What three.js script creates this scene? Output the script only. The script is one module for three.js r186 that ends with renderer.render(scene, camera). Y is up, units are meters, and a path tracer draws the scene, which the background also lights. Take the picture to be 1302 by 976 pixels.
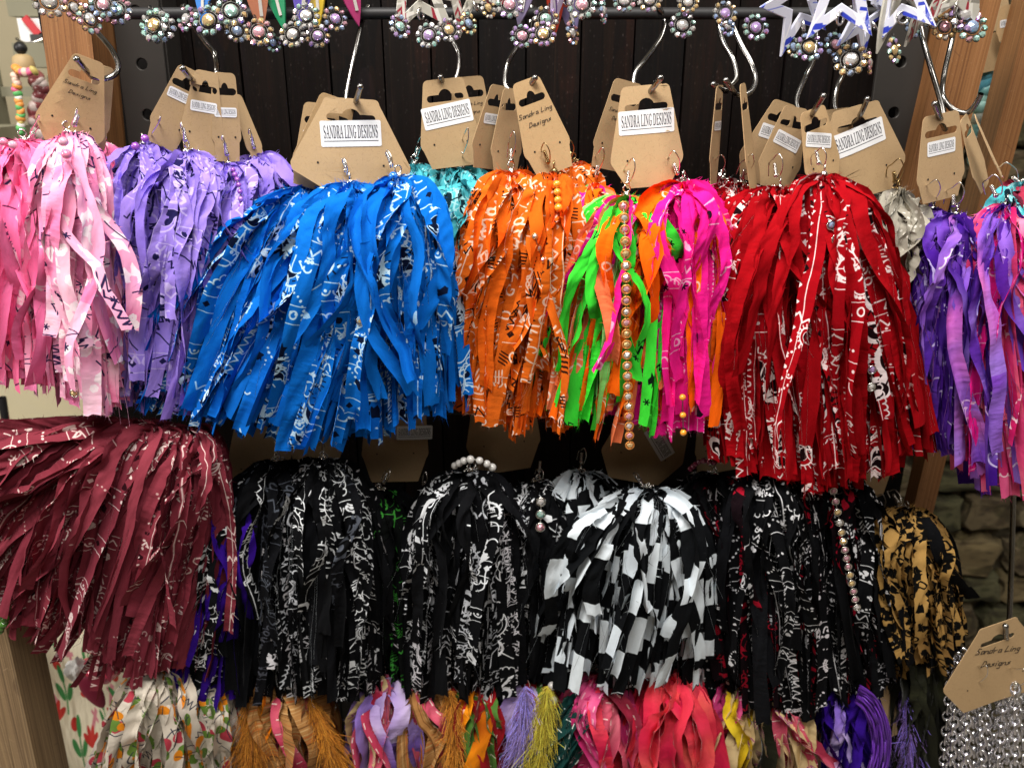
import * as THREE from 'three';
import { mergeGeometries, toCreasedNormals } from 'three/addons/utils/BufferGeometryUtils.js';
import { TessellateModifier } from 'three/addons/modifiers/TessellateModifier.js';
import { RectAreaLightUniformsLib } from 'three/addons/lights/RectAreaLightUniformsLib.js';

// ---------------------------------------------------------------- camera, unseen lamps, exposure
const scene = new THREE.Scene();
const PW = 1302, PH = 976, FOV = 50, PITCH = 20 * Math.PI / 180, DIST = 0.6;
const camera = new THREE.PerspectiveCamera(FOV, PW / PH, 0.02, 30);
camera.position.set(0, DIST * Math.sin(PITCH), DIST * Math.cos(PITCH));
camera.lookAt(0, 0, 0);
camera.focus = 0.57; camera.userData.fStop = 8;
const renderer = new THREE.WebGLRenderer({ antialias: true });
renderer.toneMapping = THREE.LinearToneMapping;
renderer.toneMappingExposure = 1.0;
renderer.shadowMap.enabled = true;
RectAreaLightUniformsLib.init();
scene.background = new THREE.Color(0, 0, 0);
const UNSEEN_LAMPS = [ // [x, y, z, width, depth, strength, aim]
  [-0.25, 1.25, 0.6, 0.8, 0.4, 33, [0, -0.05, 0]],  // unseen key lamp, lights the rack from above
  [0.6, 1.3, 1.25, 0.8, 0.4, 9, [0, -0.15, 0]],  // added fill from behind the viewer
  [-1.35, 0.5, 0.4, 0.5, 0.3, 19, [-0.45, -0.3, -0.25]],  // out of view, placed to light the pale wall and corner cloth
  [1.05, 1.45, -0.1, 0.4, 0.3, 20, [0.6, -0.1, -0.5]],  // out of view, placed to light the stone wall
];
const LAMP_COLOR = [1, 0.95, 0.88];

// ---------------------------------------------------------------- helpers
function rngOf(seed) { let s = seed >>> 0; return () => { s = (s + 0x6d2b79f5) | 0; let t = Math.imul(s ^ (s >>> 15), 1 | s); t = (t + Math.imul(t ^ (t >>> 7), 61 | t)) ^ t; return ((t ^ (t >>> 14)) >>> 0) / 4294967296; }; }
const V = (x, y, z) => new THREE.Vector3(x, y, z);
const FWD = V(0, -Math.sin(PITCH), -Math.cos(PITCH)), UPV = V(0, Math.cos(PITCH), -Math.sin(PITCH)), TAN = Math.tan(FOV * Math.PI / 360);
// the point of the upright plane z that a line of sight meets (how the layout was measured)
function P(px, py, z = 0) {
  const d = FWD.clone().addScaledVector(V(1, 0, 0), (px - PW / 2) / (PH / 2) * TAN).addScaledVector(UPV, (PH / 2 - py) / (PH / 2) * TAN);
  return camera.position.clone().addScaledVector(d, (z - camera.position.z) / d.z);
}
const PX = 2 * DIST * TAN / PH; // metres per pixel near the middle
const counts = {};
function numbered(name) { const n = counts[name] = (counts[name] ?? -1) + 1; return n ? `${name}_${String(n).padStart(3, '0')}` : name; }
function tag(o, label, category, group, kind) { o.userData.label = label; if (category) o.userData.category = category; if (group) o.userData.group = group; if (kind) o.userData.kind = kind; return o; }
function thing(name, label, category, pos, group, kind) { const o = new THREE.Group(); o.name = numbered(name); o.position.copy(pos); scene.add(o); return tag(o, label, category, group, kind); }
function mesh(name, geo, mat, parent, kind) { const m = new THREE.Mesh(geo, mat); m.name = name; m.castShadow = m.receiveShadow = true; if (kind) m.userData.kind = kind; parent.add(m); return m; }
const merge = (list) => mergeGeometries(list.map((g) => { const n = g.index ? g.toNonIndexed() : g; for (const k of Object.keys(n.attributes)) if (!['position', 'normal', 'uv'].includes(k)) n.deleteAttribute(k); return n; }));
function structure(name, geo, mat, pos, parent) { const m = mesh(numbered(name), geo, mat, parent ?? scene, 'structure'); if (pos) m.position.copy(pos); return m; }
const box = (w, h, d) => new THREE.BoxGeometry(w, h, d);
function wire(points, r, seg = 40, rad = 7) { return new THREE.TubeGeometry(new THREE.CatmullRomCurve3(points, false, 'centripetal'), seg, r, rad, false); }
function at(geo, x = 0, y = 0, z = 0, rx = 0, ry = 0, rz = 0, s = 1) { const m = new THREE.Matrix4().compose(V(x, y, z), new THREE.Quaternion().setFromEuler(new THREE.Euler(rx, ry, rz)), Array.isArray(s) ? V(...s) : V(s, s, s)); return geo.clone().applyMatrix4(m); }

// ---------------------------------------------------------------- textures
function canvasTex(w, h, draw, srgb = true) {
  const c = document.createElement('canvas'); c.width = w; c.height = h; const x = c.getContext('2d'); draw(x, w, h);
  const t = new THREE.CanvasTexture(c); if (srgb) t.colorSpace = THREE.SRGBColorSpace; t.wrapS = t.wrapT = THREE.RepeatWrapping; return t;
}
function grain(x, w, h, rng, n, a, light = false) { for (let i = 0; i < n; i++) { x.fillStyle = light && rng() < 0.5 ? `rgba(255,255,255,${a * rng()})` : `rgba(0,0,0,${a * rng()})`; x.fillRect(rng() * w, rng() * h, 1 + rng() * 2, 1 + rng() * 2); } }
function noiseTex(size, cells, seed, oct = 4, sx = 1, sy = 1) {
  const rng = rngOf(seed), data = new Uint8Array(size * size * 4), f = new Float32Array(size * size);
  for (let o = 0; o < oct; o++) {
    const nx = Math.max(1, Math.round(cells * sx)) << o, ny = Math.max(1, Math.round(cells * sy)) << o, g = Float32Array.from({ length: nx * ny }, () => rng()), a = 0.5 ** o;
    for (let y = 0; y < size; y++) for (let x = 0; x < size; x++) {
      const u = x / size * nx, v = y / size * ny, i = Math.floor(u), j = Math.floor(v), fu = u - i, fv = v - j, su = fu * fu * (3 - 2 * fu), sv = fv * fv * (3 - 2 * fv), G = (p, q) => g[(q % ny) * nx + (p % nx)];
      f[y * size + x] += a * (G(i, j) * (1 - su) * (1 - sv) + G(i + 1, j) * su * (1 - sv) + G(i, j + 1) * (1 - su) * sv + G(i + 1, j + 1) * su * sv);
    }
  }
  const top = 2 - 0.5 ** (oct - 1);
  for (let i = 0; i < f.length; i++) { const v = Math.round(255 * Math.min(1, f[i] / top)); data.set([v, v, v, 255], i * 4); }
  const t = new THREE.DataTexture(data, size, size); t.magFilter = THREE.LinearFilter; t.wrapS = t.wrapT = THREE.RepeatWrapping; t.needsUpdate = true; return t;
}
const creaseTex = noiseTex(256, 6, 5, 5, 2.2, 0.8); creaseTex.repeat.set(2.2, 2.2);
const roughNoise = noiseTex(256, 8, 9, 5);
// prints: motifs drawn in millimetres (the cloth square is 200 mm)
const S = 1024 / 200;
function pen(x, c, w) { x.strokeStyle = c; x.lineWidth = w * S; x.lineCap = 'round'; x.lineJoin = 'round'; }
function paisley(x, s, ink, dark, rng) {
  const drop = (k) => { x.beginPath(); x.moveTo(0, -s * k); x.bezierCurveTo(s * 0.9 * k, -s * 0.5 * k, s * 0.75 * k, s * 0.75 * k, 0, s * 0.75 * k); x.bezierCurveTo(-s * 0.7 * k, s * 0.75 * k, -s * 0.55 * k, -s * 0.1 * k, -s * 0.05 * k, -s * 0.25 * k); x.bezierCurveTo(s * 0.25 * k, -s * 0.5 * k, 0, -s * k, 0, -s * k); };
  x.scale(S, S); const m = rng();
  if (m < 0.45) { drop(1); x.fillStyle = ink; x.fill(); drop(0.68); x.fillStyle = dark; x.fill(); drop(0.3); x.fillStyle = ink; x.fill(); }
  else { drop(1); x.lineWidth = 1.1; x.strokeStyle = ink; x.stroke(); drop(0.55); x.lineWidth = 0.9; x.stroke(); x.fillStyle = dark; x.fill(); }
  x.strokeStyle = m < 0.45 ? dark : ink; x.lineWidth = 0.8;
  for (let i = 0; i < 13; i++) { const a = -1.1 + i * 0.36, r0 = s * 0.78, r1 = s * 0.92; x.beginPath(); x.moveTo(Math.cos(a) * r0 * 0.8, Math.sin(a) * r0); x.lineTo(Math.cos(a) * r1 * 0.9, Math.sin(a) * r1 * 1.1); x.stroke(); }
}
const MOTIF = {
  paisley: (x, r, ink, dark) => paisley(x, 9 + r() * 9, ink, dark, r),
  scribble(x, r, ink, dark) { pen(x, dark, 0.7 + r() * 0.4); x.beginPath(); let px = -10 * S, py = 0; x.moveTo(px, py); for (let i = 0; i < 9; i++) { px += (1.2 + r() * 2.4) * S; py = (i % 2 ? 1 : -1) * (1 + r() * 3.2) * S; x.lineTo(px, py); } x.stroke(); },
  line(x, r, ink, dark) { pen(x, dark, 0.75); x.beginPath(); x.moveTo(-18 * S, 0); x.bezierCurveTo(-6 * S, (r() - 0.5) * 24 * S, 6 * S, (r() - 0.5) * 24 * S, 18 * S, (r() - 0.5) * 14 * S); x.stroke(); },
  star(x, r, ink, dark) { pen(x, dark, 0.8); for (let i = 0; i < 3; i++) { x.beginPath(); x.moveTo(Math.cos(i * 1.05) * 2.2 * S, Math.sin(i * 1.05) * 2.2 * S); x.lineTo(-Math.cos(i * 1.05) * 2.2 * S, -Math.sin(i * 1.05) * 2.2 * S); x.stroke(); } },
  flower(x, r, ink) { x.fillStyle = ink; const n = 6, s = (2.6 + r() * 2) * S; for (let i = 0; i < n; i++) { x.beginPath(); x.arc(Math.cos(i / n * 6.28) * s * 0.6, Math.sin(i / n * 6.28) * s * 0.6, s * 0.48, 0, 7); x.fill(); } },
  blob(x, r, ink) { x.fillStyle = ink; x.beginPath(); for (let i = 0; i <= 9; i++) { const a = i / 9 * 6.28, s = (2 + r() * 5) * S; x[i ? 'lineTo' : 'moveTo'](Math.cos(a) * s, Math.sin(a) * s * 0.6); } x.fill(); },
  darkblob(x, r, ink, dark) { MOTIF.blob(x, r, dark); },
  letters(x, r, ink) { pen(x, ink, 1.3); for (let i = -2; i <= 2; i++) { const X = i * 6.5 * S, k = Math.floor(r() * 5), s = 2.4 * S; x.beginPath(); if (k < 2) { x.moveTo(X - s, -s); x.quadraticCurveTo(X, s * 2.6, X + s, -s); } else if (k === 2) { x.ellipse(X, 0, s * 0.8, s, 0, 0, 7); } else if (k === 3) { x.moveTo(X - s, s); x.lineTo(X, -s); x.lineTo(X + s, s); } else { x.moveTo(X - s, -s); x.lineTo(X - s * 0.2, s); x.lineTo(X + s, -s * 0.4); } x.stroke(); } },
  bars(x, r, ink) { pen(x, ink, 0.9); for (let i = 0; i < 4; i++) { x.beginPath(); x.moveTo(-5 * S, i * 2.3 * S); x.lineTo(5 * S, i * 2.3 * S); x.stroke(); } },
  darkbars(x, r, ink, dark) { MOTIF.bars(x, r, dark); },
  scallop(x, r, ink) { pen(x, ink, 1); x.beginPath(); for (let i = -3; i < 3; i++) x.arc((i * 5 + 2.5) * S, 0, 2.5 * S, Math.PI, 0); x.stroke(); },
  vine(x, r, ink) { pen(x, ink, 1.0); x.beginPath(); x.moveTo(-14 * S, 0); x.bezierCurveTo(-5 * S, -12 * S, 2 * S, 12 * S, 13 * S, -3 * S); x.bezierCurveTo(16 * S, -8 * S, 8 * S, -9 * S, 9 * S, -4 * S); x.stroke(); },
  zig(x, r, ink) { pen(x, ink, 1.1); x.beginPath(); for (let i = 0; i < 5; i++) x.lineTo((i * 4 - 8) * S, (i % 2 ? 2.5 : -2.5) * (0.6 + r()) * S); x.stroke(); },
  dots(x, r, ink) { x.fillStyle = ink; const n = 6 + r() * 6, c = (r() - 0.5) * 0.25; for (let i = 0; i < n; i++) { x.beginPath(); x.arc(i * 3.2 * S - 14 * S, Math.sin(i * 0.6 + c * 9) * 3 * S, (0.6 + r() * 0.45) * S, 0, 7); x.fill(); } },
  bigdots(x, r, ink) { x.fillStyle = ink; for (let i = 0; i < 4; i++) { x.beginPath(); x.arc((r() - 0.5) * 16 * S, (r() - 0.5) * 16 * S, (1 + r() * 1) * S, 0, 7); x.fill(); } },
  ring(x, r, ink) { pen(x, ink, 1.2); x.beginPath(); x.ellipse(0, 0, 3.4 * S, 2.6 * S, 0, 0, 7); x.stroke(); },
  teeth(x, r, ink) { x.fillStyle = ink; for (let i = 0; i < 7; i++) { const a = i * 0.34; x.beginPath(); x.arc(Math.cos(a) * 7 * S, Math.sin(a) * 7 * S, 1.2 * S, 0, 7); x.fill(); } pen(x, ink, 1.1); x.beginPath(); x.arc(0, 0, 5 * S, -0.1, 2.2); x.stroke(); },
};
function scatter(x, rng, motif, n, ink, dark) {
  for (let i = 0; i < n; i++) { const X = rng() * 1024, Y = rng() * 1024, a = rng() * 6.28; for (const [dx, dy] of [[0, 0], [X < 150 ? 1024 : X > 874 ? -1024 : 0, 0], [0, Y < 150 ? 1024 : Y > 874 ? -1024 : 0]]) { if ((dx || dy) || !i || true) { x.save(); x.translate(X + dx, Y + dy); x.rotate(a); const sub = rngOf(i * 977 + Math.floor(X)); MOTIF[motif](x, sub, ink, dark); x.restore(); } if (!dx && !dy) continue; } }
}
function mottled(x, rng, colours, n, rad) { for (let i = 0; i < n; i++) { const X = rng() * 1024, Y = rng() * 1024, R = rad * (0.4 + rng()), g = x.createRadialGradient(X, Y, 0, X, Y, R), c = colours[Math.floor(rng() * colours.length)]; g.addColorStop(0, c); g.addColorStop(1, c.replace(/[\d.]+\)$/, '0)')); x.fillStyle = g; x.fillRect(X - R, Y - R, 2 * R, 2 * R); } }
const fabrics = {};
// a printed cotton: base colour, pale ink, dark ink, [motif, how many]
function cloth(name, base, ink, dark, motifs, opt = {}) {
  const rng = rngOf(name.length * 131 + base.charCodeAt(2) * 7 + base.charCodeAt(5));
  const tex = canvasTex(768, 768, (x) => {
    const w = 1024, h = 1024; x.scale(0.75, 0.75); x.fillStyle = base; x.fillRect(0, 0, w, h);
    if (opt.under) opt.under(x, rng);
    for (let k = 0; k < (opt.bands ?? 0); k++) { // border rows of the printed square
      const y = (k + 0.5) * 1024 / opt.bands, kind = (k * 3 + name.length) % 5; pen(x, ink, 0.7); for (const e of [-6.2, 6.2]) { x.beginPath(); x.moveTo(0, y + e * S); x.lineTo(1024, y + e * S); x.stroke(); }
      for (let i = 0; i < 24; i++) { const X = (i + 0.5) * 1024 / 24, q = 2.6 * S; pen(x, ink, 1.15); x.beginPath(); if (kind === 0) { if (i % 2) x.ellipse(X, y, q * 0.8, q, 0, 0, 7); else { x.moveTo(X - q, y - q); x.quadraticCurveTo(X, y + q * 2.4, X + q, y - q); } x.stroke(); } else if (kind === 1) { x.arc(X, y + q * 0.4, q * 1.2, Math.PI, 0); x.stroke(); x.fillStyle = ink; x.beginPath(); x.arc(X, y + q * 0.3, q * 0.4, 0, 7); x.fill(); } else if (kind === 2) { x.fillStyle = i % 3 ? ink : dark; x.beginPath(); x.arc(X, y, q * (i % 3 ? 0.5 : 1), 0, 7); x.fill(); } else if (kind === 3) { x.moveTo(X - q * 1.6, y + q); x.lineTo(X, y - q); x.lineTo(X + q * 1.6, y + q); x.stroke(); } else { x.fillStyle = i % 2 ? ink : dark; x.save(); x.translate(X, y); x.rotate(0.785); x.fillRect(-q * 0.7, -q * 0.7, q * 1.4, q * 1.4); x.restore(); } }
    }
    for (const [m, n] of motifs) scatter(x, rng, m, n, ink, dark);
    if (opt.over) opt.over(x, rng);
    grain(x, w, h, rng, 9000, 0.10, true);
  });
  const tints = opt.tints ?? [[1, 1, 1], [0.8, 0.8, 0.83], [0.93, 0.88, 0.9], [1.08, 1.06, 1.06]];
  fabrics[name] = { mats: tints.map((t) => { const m = new THREE.MeshPhysicalMaterial({ map: tex, roughness: opt.rough ?? 0.9, specularIntensity: 0.18, bumpMap: creaseTex, bumpScale: 0.0013, side: THREE.DoubleSide, sheen: opt.sheen ?? 0, sheenRoughness: 0.5, sheenColor: new THREE.Color(1, 1, 1) }); m.color.setRGB(...t); m.name = name + '_cotton'; return m; }), snap: opt.snap };
}
const T1 = [[1, 1, 1], [0.82, 0.8, 0.84], [1.06, 1.04, 1.02]], T0 = [[1, 1, 1], [0.8, 0.8, 0.8]];
cloth('pink', '#f48abc', '#fbd3e2', '#2b2148', [['blob', 60], ['flower', 50], ['scribble', 20], ['line', 14], ['star', 12]], { under: (x, r) => mottled(x, r, ['rgba(250,170,205,0.9)', 'rgba(244,110,165,0.8)'], 60, 110) });
cloth('palepink', '#f6a8cc', '#fdeaf2', '#2b2148', [['blob', 90], ['flower', 80], ['scribble', 30], ['line', 22], ['star', 26], ['ring', 20]], { tints: T1, under: (x, r) => mottled(x, r, ['rgba(252,205,225,0.9)', 'rgba(244,120,172,0.8)'], 60, 100) });
cloth('plainpink', '#f478ae', '#f9b5d2', '#5a2a50', [['line', 5], ['flower', 8]], { tints: [[1, 1, 1], [1, 0.9, 0.85], [0.92, 0.85, 0.9]] });
cloth('lavender', '#9a82e0', '#c3b2ef', '#1f1c4c', [['line', 40], ['letters', 22], ['scribble', 34], ['blob', 22], ['paisley', 14]], { bands: 5 });
cloth('plainlavender', '#957cde', '#b6a3ea', '#2a2458', [['ring', 10], ['line', 5]]);
cloth('blue', '#0664c2', '#bcdcf2', '#06122e', [['paisley', 36], ['dots', 16], ['zig', 7], ['vine', 20], ['darkblob', 34], ['scallop', 14], ['teeth', 18], ['blob', 8]], { bands: 5 });
cloth('plainblue', '#0768ca', '#9fcbf0', '#04163c', [['zig', 5], ['blob', 3]]);
cloth('turquoise', '#4fb4c0', '#9fdce2', '#0c2632', [['paisley', 24], ['scribble', 26], ['line', 24], ['dots', 16]], { tints: T1, bands: 4 });
cloth('orange', '#e2691a', '#f8d9c6', '#2a120c', [['letters', 30], ['bars', 16], ['darkbars', 24], ['ring', 18], ['scribble', 18], ['vine', 14]], { bands: 5 });
cloth('plainorange', '#df6215', '#f2b184', '#3a1608', [['line', 5], ['ring', 4]], { tints: [[1, 1, 1], [0.88, 0.8, 0.75], [1, 0.92, 0.9]] });
cloth('neongreen', '#3fe23c', '#b9f5b0', '#0a1c10', [['scribble', 12], ['star', 12], ['darkblob', 8]], { tints: T1 });
cloth('palegreen', '#8fe77f', '#d9f9cf', '#0a1c10', [['blob', 30], ['scribble', 16]], { tints: T1 });
cloth('neonorange', '#ff6a0c', '#fdd5bf', '#301008', [['ring', 10], ['darkblob', 10], ['paisley', 5]], { tints: T1 });
cloth('coral', '#fb8455', '#fde0d0', '#301208', [['ring', 16], ['blob', 16], ['star', 12]], { tints: T1, bands: 4 });
cloth('hotpink', '#f51f95', '#fdb6dc', '#20081c', [['blob', 12], ['star', 14], ['darkblob', 8], ['scallop', 8]], { tints: T1, bands: 4 });
cloth('red', '#9c0412', '#f3e3e3', '#170509', [['paisley', 33], ['dots', 16], ['teeth', 20], ['zig', 6], ['scallop', 16], ['darkblob', 26], ['vine', 14]], { bands: 5 });
cloth('plainred', '#9e0511', '#e59a9a', '#2a0508', [['zig', 4]]);
cloth('greycotton', '#a29d91', '#dedbd2', '#5b5a52', [['dots', 40], ['ring', 26], ['line', 14]], { tints: T1 });
cloth('purpletie', '#5a2aa0', '#cfc2f2', '#3a1280', [['zig', 16], ['scallop', 14], ['vine', 14]], { under: (x, r) => mottled(x, r, ['rgba(120,80,205,0.9)', 'rgba(58,16,128,0.9)', 'rgba(170,140,230,0.7)'], 90, 120) });
cloth('purplepink', '#8f62cf', '#e8d8f6', '#5a2090', [['zig', 16], ['scallop', 14], ['ring', 14]], { under: (x, r) => mottled(x, r, ['rgba(170,130,235,0.9)', 'rgba(120,60,190,0.9)', 'rgba(240,120,190,0.7)'], 90, 120) });
cloth('rosetie', '#e0467f', '#f9d2de', '#a0124c', [['scallop', 10], ['zig', 12]], { under: (x, r) => mottled(x, r, ['rgba(248,150,180,0.9)', 'rgba(190,20,90,0.9)', 'rgba(250,110,140,0.9)'], 90, 110) });
cloth('maroon', '#7c2f3c', '#dcc7c3', '#2a0a12', [['letters', 14], ['zig', 6], ['flower', 14], ['dots', 16], ['vine', 18], ['ring', 14]], { bands: 5 });
cloth('plainmaroon', '#80323f', '#bf9a98', '#2a0a12', [['dots', 5], ['letters', 3]], { tints: [[1, 1, 1], [0.82, 0.8, 0.82], [1.0, 0.95, 1.0]] });
cloth('blackprint', '#0a0b0e', '#d9dde2', '#07080a', [['paisley', 42], ['dots', 16], ['teeth', 14], ['zig', 7], ['scallop', 18], ['vine', 20], ['blob', 12]], { bands: 5 });
cloth('blackdense', '#090a0d', '#d3d7dd', '#07080a', [['paisley', 56], ['dots', 16], ['letters', 8], ['zig', 7], ['vine', 18], ['blob', 12], ['scallop', 16]], { bands: 5 });
cloth('blackgrey', '#0d0e12', '#4d525c', '#07080a', [['paisley', 24], ['letters', 30], ['zig', 20], ['scallop', 20]], { bands: 5 });
cloth('plainblack', '#0c0d10', '#3a3d45', '#07080a', [['line', 2]], { tints: [[1, 1, 1], [0.75, 0.75, 0.78], [1.35, 1.35, 1.4]] });
cloth('blackgreen', '#0a0d0d', '#3f9a3a', '#07080a', [['bars', 26], ['zig', 26], ['letters', 16], ['ring', 14]], { tints: T1, bands: 4 });
cloth('deeppurple', '#321084', '#5a38b8', '#1a0850', [['line', 6]], { tints: T1 });
cloth('check', '#0b0d10', '#c6d2dc', '#07080a', [], { snap: 8, tints: [[1, 1, 1], [0.94, 0.95, 0.97]], under: (x, r) => { x.fillStyle = '#d6e0e8'; for (let i = 0; i < 8; i++) { let y = -r() * 200; while (y < 1024) { const l = 105 + r() * 70; x.fillRect(i * 128, y, 128, l); y += l + 130 + r() * 120; } } } });
cloth('whitedots', '#0a0b0e', '#d8d9de', '#07080a', [['dots', 60], ['bigdots', 40], ['teeth', 14], ['bars', 14], ['scallop', 10]], { bands: 5 });
cloth('blackred', '#12060c', '#a01028', '#07080a', [['blob', 70], ['vine', 30], ['letters', 16], ['paisley', 14]], { tints: T1 });
cloth('leopard', '#b28c50', '#c9a468', '#0b0a09', [['darkblob', 540]], { tints: T1, over: (x, r) => scatter(x, r, 'ring', 60, '#0b0a09', '#000') });
function silk(name, base, o = {}) { cloth(name, base, o.ink ?? '#eee', o.dark ?? '#222', o.m ?? [], { sheen: 0.25, rough: 0.7, tints: T1, under: (x, r) => { if (o.mot) mottled(x, r, o.mot, 70, 130); if (o.stripe) { for (let i = 0; i < 1024; i += 6 + r() * 14) { x.fillStyle = o.stripe[Math.floor(r() * o.stripe.length)]; x.fillRect(0, i, 1024, 1 + r() * 5); } } }, over: (x, r) => { if (o.stitch) { x.strokeStyle = o.stitch; x.lineWidth = 5; x.setLineDash([26, 30]); for (let i = 0; i < 1024; i += 64) { x.beginPath(); x.moveTo(i + 8, r() * 50); x.lineTo(i + 14, 1024); x.stroke(); } } if (o.fn) o.fn(x, r); } }); }
silk('creamfloral', '#c6bdb0', { ink: '#c8791c', dark: '#2e3040', m: [['line', 8], ['scribble', 18]], fn: (x, r) => { for (let i = 0; i < 80; i++) { x.save(); x.translate(r() * 1024, r() * 1024); x.rotate(r() * 6); x.scale(0.9, 0.9); const k = i % 3; x.fillStyle = ['#cf7d1c', '#a83a48', '#5c7a34'][k]; x.beginPath(); x.ellipse(0, 0, 40, 26, 0, 0, 7); x.fill(); x.fillStyle = ['#5c7a34', '#5c7a34', '#cf7d1c'][k]; x.beginPath(); x.ellipse(46, 14, 30, 20, 0.7, 0, 7); x.fill(); x.strokeStyle = '#2e3040'; x.lineWidth = 4; x.beginPath(); x.moveTo(-60, 30); x.quadraticCurveTo(0, 60, 60, 10); x.stroke(); x.restore(); } } });
silk('tanstripe', '#a87a48', { stripe: ['rgba(70,40,20,0.55)', 'rgba(220,190,140,0.5)', 'rgba(190,70,30,0.5)'] });
silk('orangesilk', '#d56a10', { mot: ['rgba(240,150,20,0.8)', 'rgba(150,60,10,0.8)'] });
silk('lilacsilk', '#9d83c9', { mot: ['rgba(220,205,235,0.9)', 'rgba(120,90,190,0.8)'] });
silk('rosesilk', '#b43c58', { mot: ['rgba(230,120,140,0.8)', 'rgba(150,20,50,0.7)'], stitch: 'rgba(240,225,215,0.9)' });
silk('greensilk', '#4e7a34', { stitch: 'rgba(235,235,215,0.9)' });
silk('redsilk', '#9a1a22', { stitch: 'rgba(240,230,215,0.9)' });
silk('tealsilk', '#143a38', { stitch: 'rgba(235,240,235,0.9)', ink: '#d8e0da', m: [['bigdots', 10]] });
silk('coralsilk', '#d8344a', { mot: ['rgba(245,90,100,0.8)', 'rgba(190,20,70,0.8)', 'rgba(240,120,90,0.6)'] });
silk('magentasilk', '#c9407e', { mot: ['rgba(235,110,160,0.8)', 'rgba(160,20,80,0.8)'], stitch: 'rgba(245,215,220,0.7)' });
silk('creamsilk', '#c9b284', { ink: '#a05a80', dark: '#4a3020', m: [['letters', 24], ['bars', 14], ['zig', 10]] });
silk('yellowsilk', '#c9a81c', { mot: ['rgba(230,205,60,0.8)', 'rgba(150,110,20,0.7)'] });
silk('olivesilk', '#23241a', { mot: ['rgba(56,58,40,0.8)', 'rgba(15,15,10,0.8)'] });

// ---------------------------------------------------------------- plain materials
const std = (c, rough, metal = 0, more = {}) => new THREE.MeshStandardMaterial({ color: new THREE.Color().setRGB(...c), roughness: rough, metalness: metal, ...more });
const phys = (c, rough, metal = 0, more = {}) => new THREE.MeshPhysicalMaterial({ color: new THREE.Color().setRGB(...c), roughness: rough, metalness: metal, ...more });
const M = {
  silver: std([0.78, 0.77, 0.74], 0.22, 1), darksilver: std([0.36, 0.34, 0.31], 0.3, 1), setting: std([0.1, 0.095, 0.09], 0.35, 1), bronze: std([0.4, 0.29, 0.14], 0.32, 1),
  hook: std([0.3, 0.295, 0.285], 0.42, 1, { roughnessMap: roughNoise }), rod: std([0.03, 0.03, 0.032], 0.55, 0.5), blackmetal: std([0.02, 0.02, 0.022], 0.45, 0.4),
  steel: std([0.04, 0.036, 0.033], 0.5, 0.35, { bumpMap: roughNoise, bumpScale: 0.0004 }),
  loopcap: std([0.85, 0.85, 0.87], 0.3, 0), pearl: phys([0.5, 0.49, 0.48], 0.25, 0, { clearcoat: 0.6 }),
};
const kraftTex = canvasTex(512, 512, (x, w, h) => { const r = rngOf(4); x.fillStyle = '#bda079'; x.fillRect(0, 0, w, h); for (let i = 0; i < 2600; i++) { x.strokeStyle = r() < 0.5 ? `rgba(90,60,30,${0.16 * r()})` : `rgba(225,195,150,${0.18 * r()})`; x.lineWidth = 1 + r(); const X = r() * w, Y = r() * h, a = r() * 6.3, l = 5 + r() * 16; x.beginPath(); x.moveTo(X, Y); x.lineTo(X + Math.cos(a) * l, Y + Math.sin(a) * l); x.stroke(); } grain(x, w, h, r, 3000, 0.12, true); });
kraftTex.repeat.set(14, 14);
const kraft = [[1, 1, 1], [0.85, 0.84, 0.82], [0.93, 0.9, 0.84]].map((c) => std(c, 0.85, 0, { map: kraftTex, bumpMap: roughNoise, bumpScale: 0.0003, side: THREE.DoubleSide }));
function mottledW(x, r) { for (let i = 0; i < 120; i++) { x.fillStyle = `rgba(${['60,28,14', '30,20,24', '8,4,3'][i % 3]},${0.22 * r()})`; x.beginPath(); x.ellipse(r() * 512, r() * 1024, 4 + r() * 26, 10 + r() * 90, 0, 0, 7); x.fill(); } for (let i = 0; i < 26; i++) { x.strokeStyle = `rgba(150,110,80,${0.25 * r()})`; x.lineWidth = 1 + r(); const X = r() * 512, Y = r() * 1024; x.beginPath(); x.moveTo(X, Y); x.lineTo(X + (r() - 0.5) * 8, Y + 30 + r() * 240); x.stroke(); } }
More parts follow.
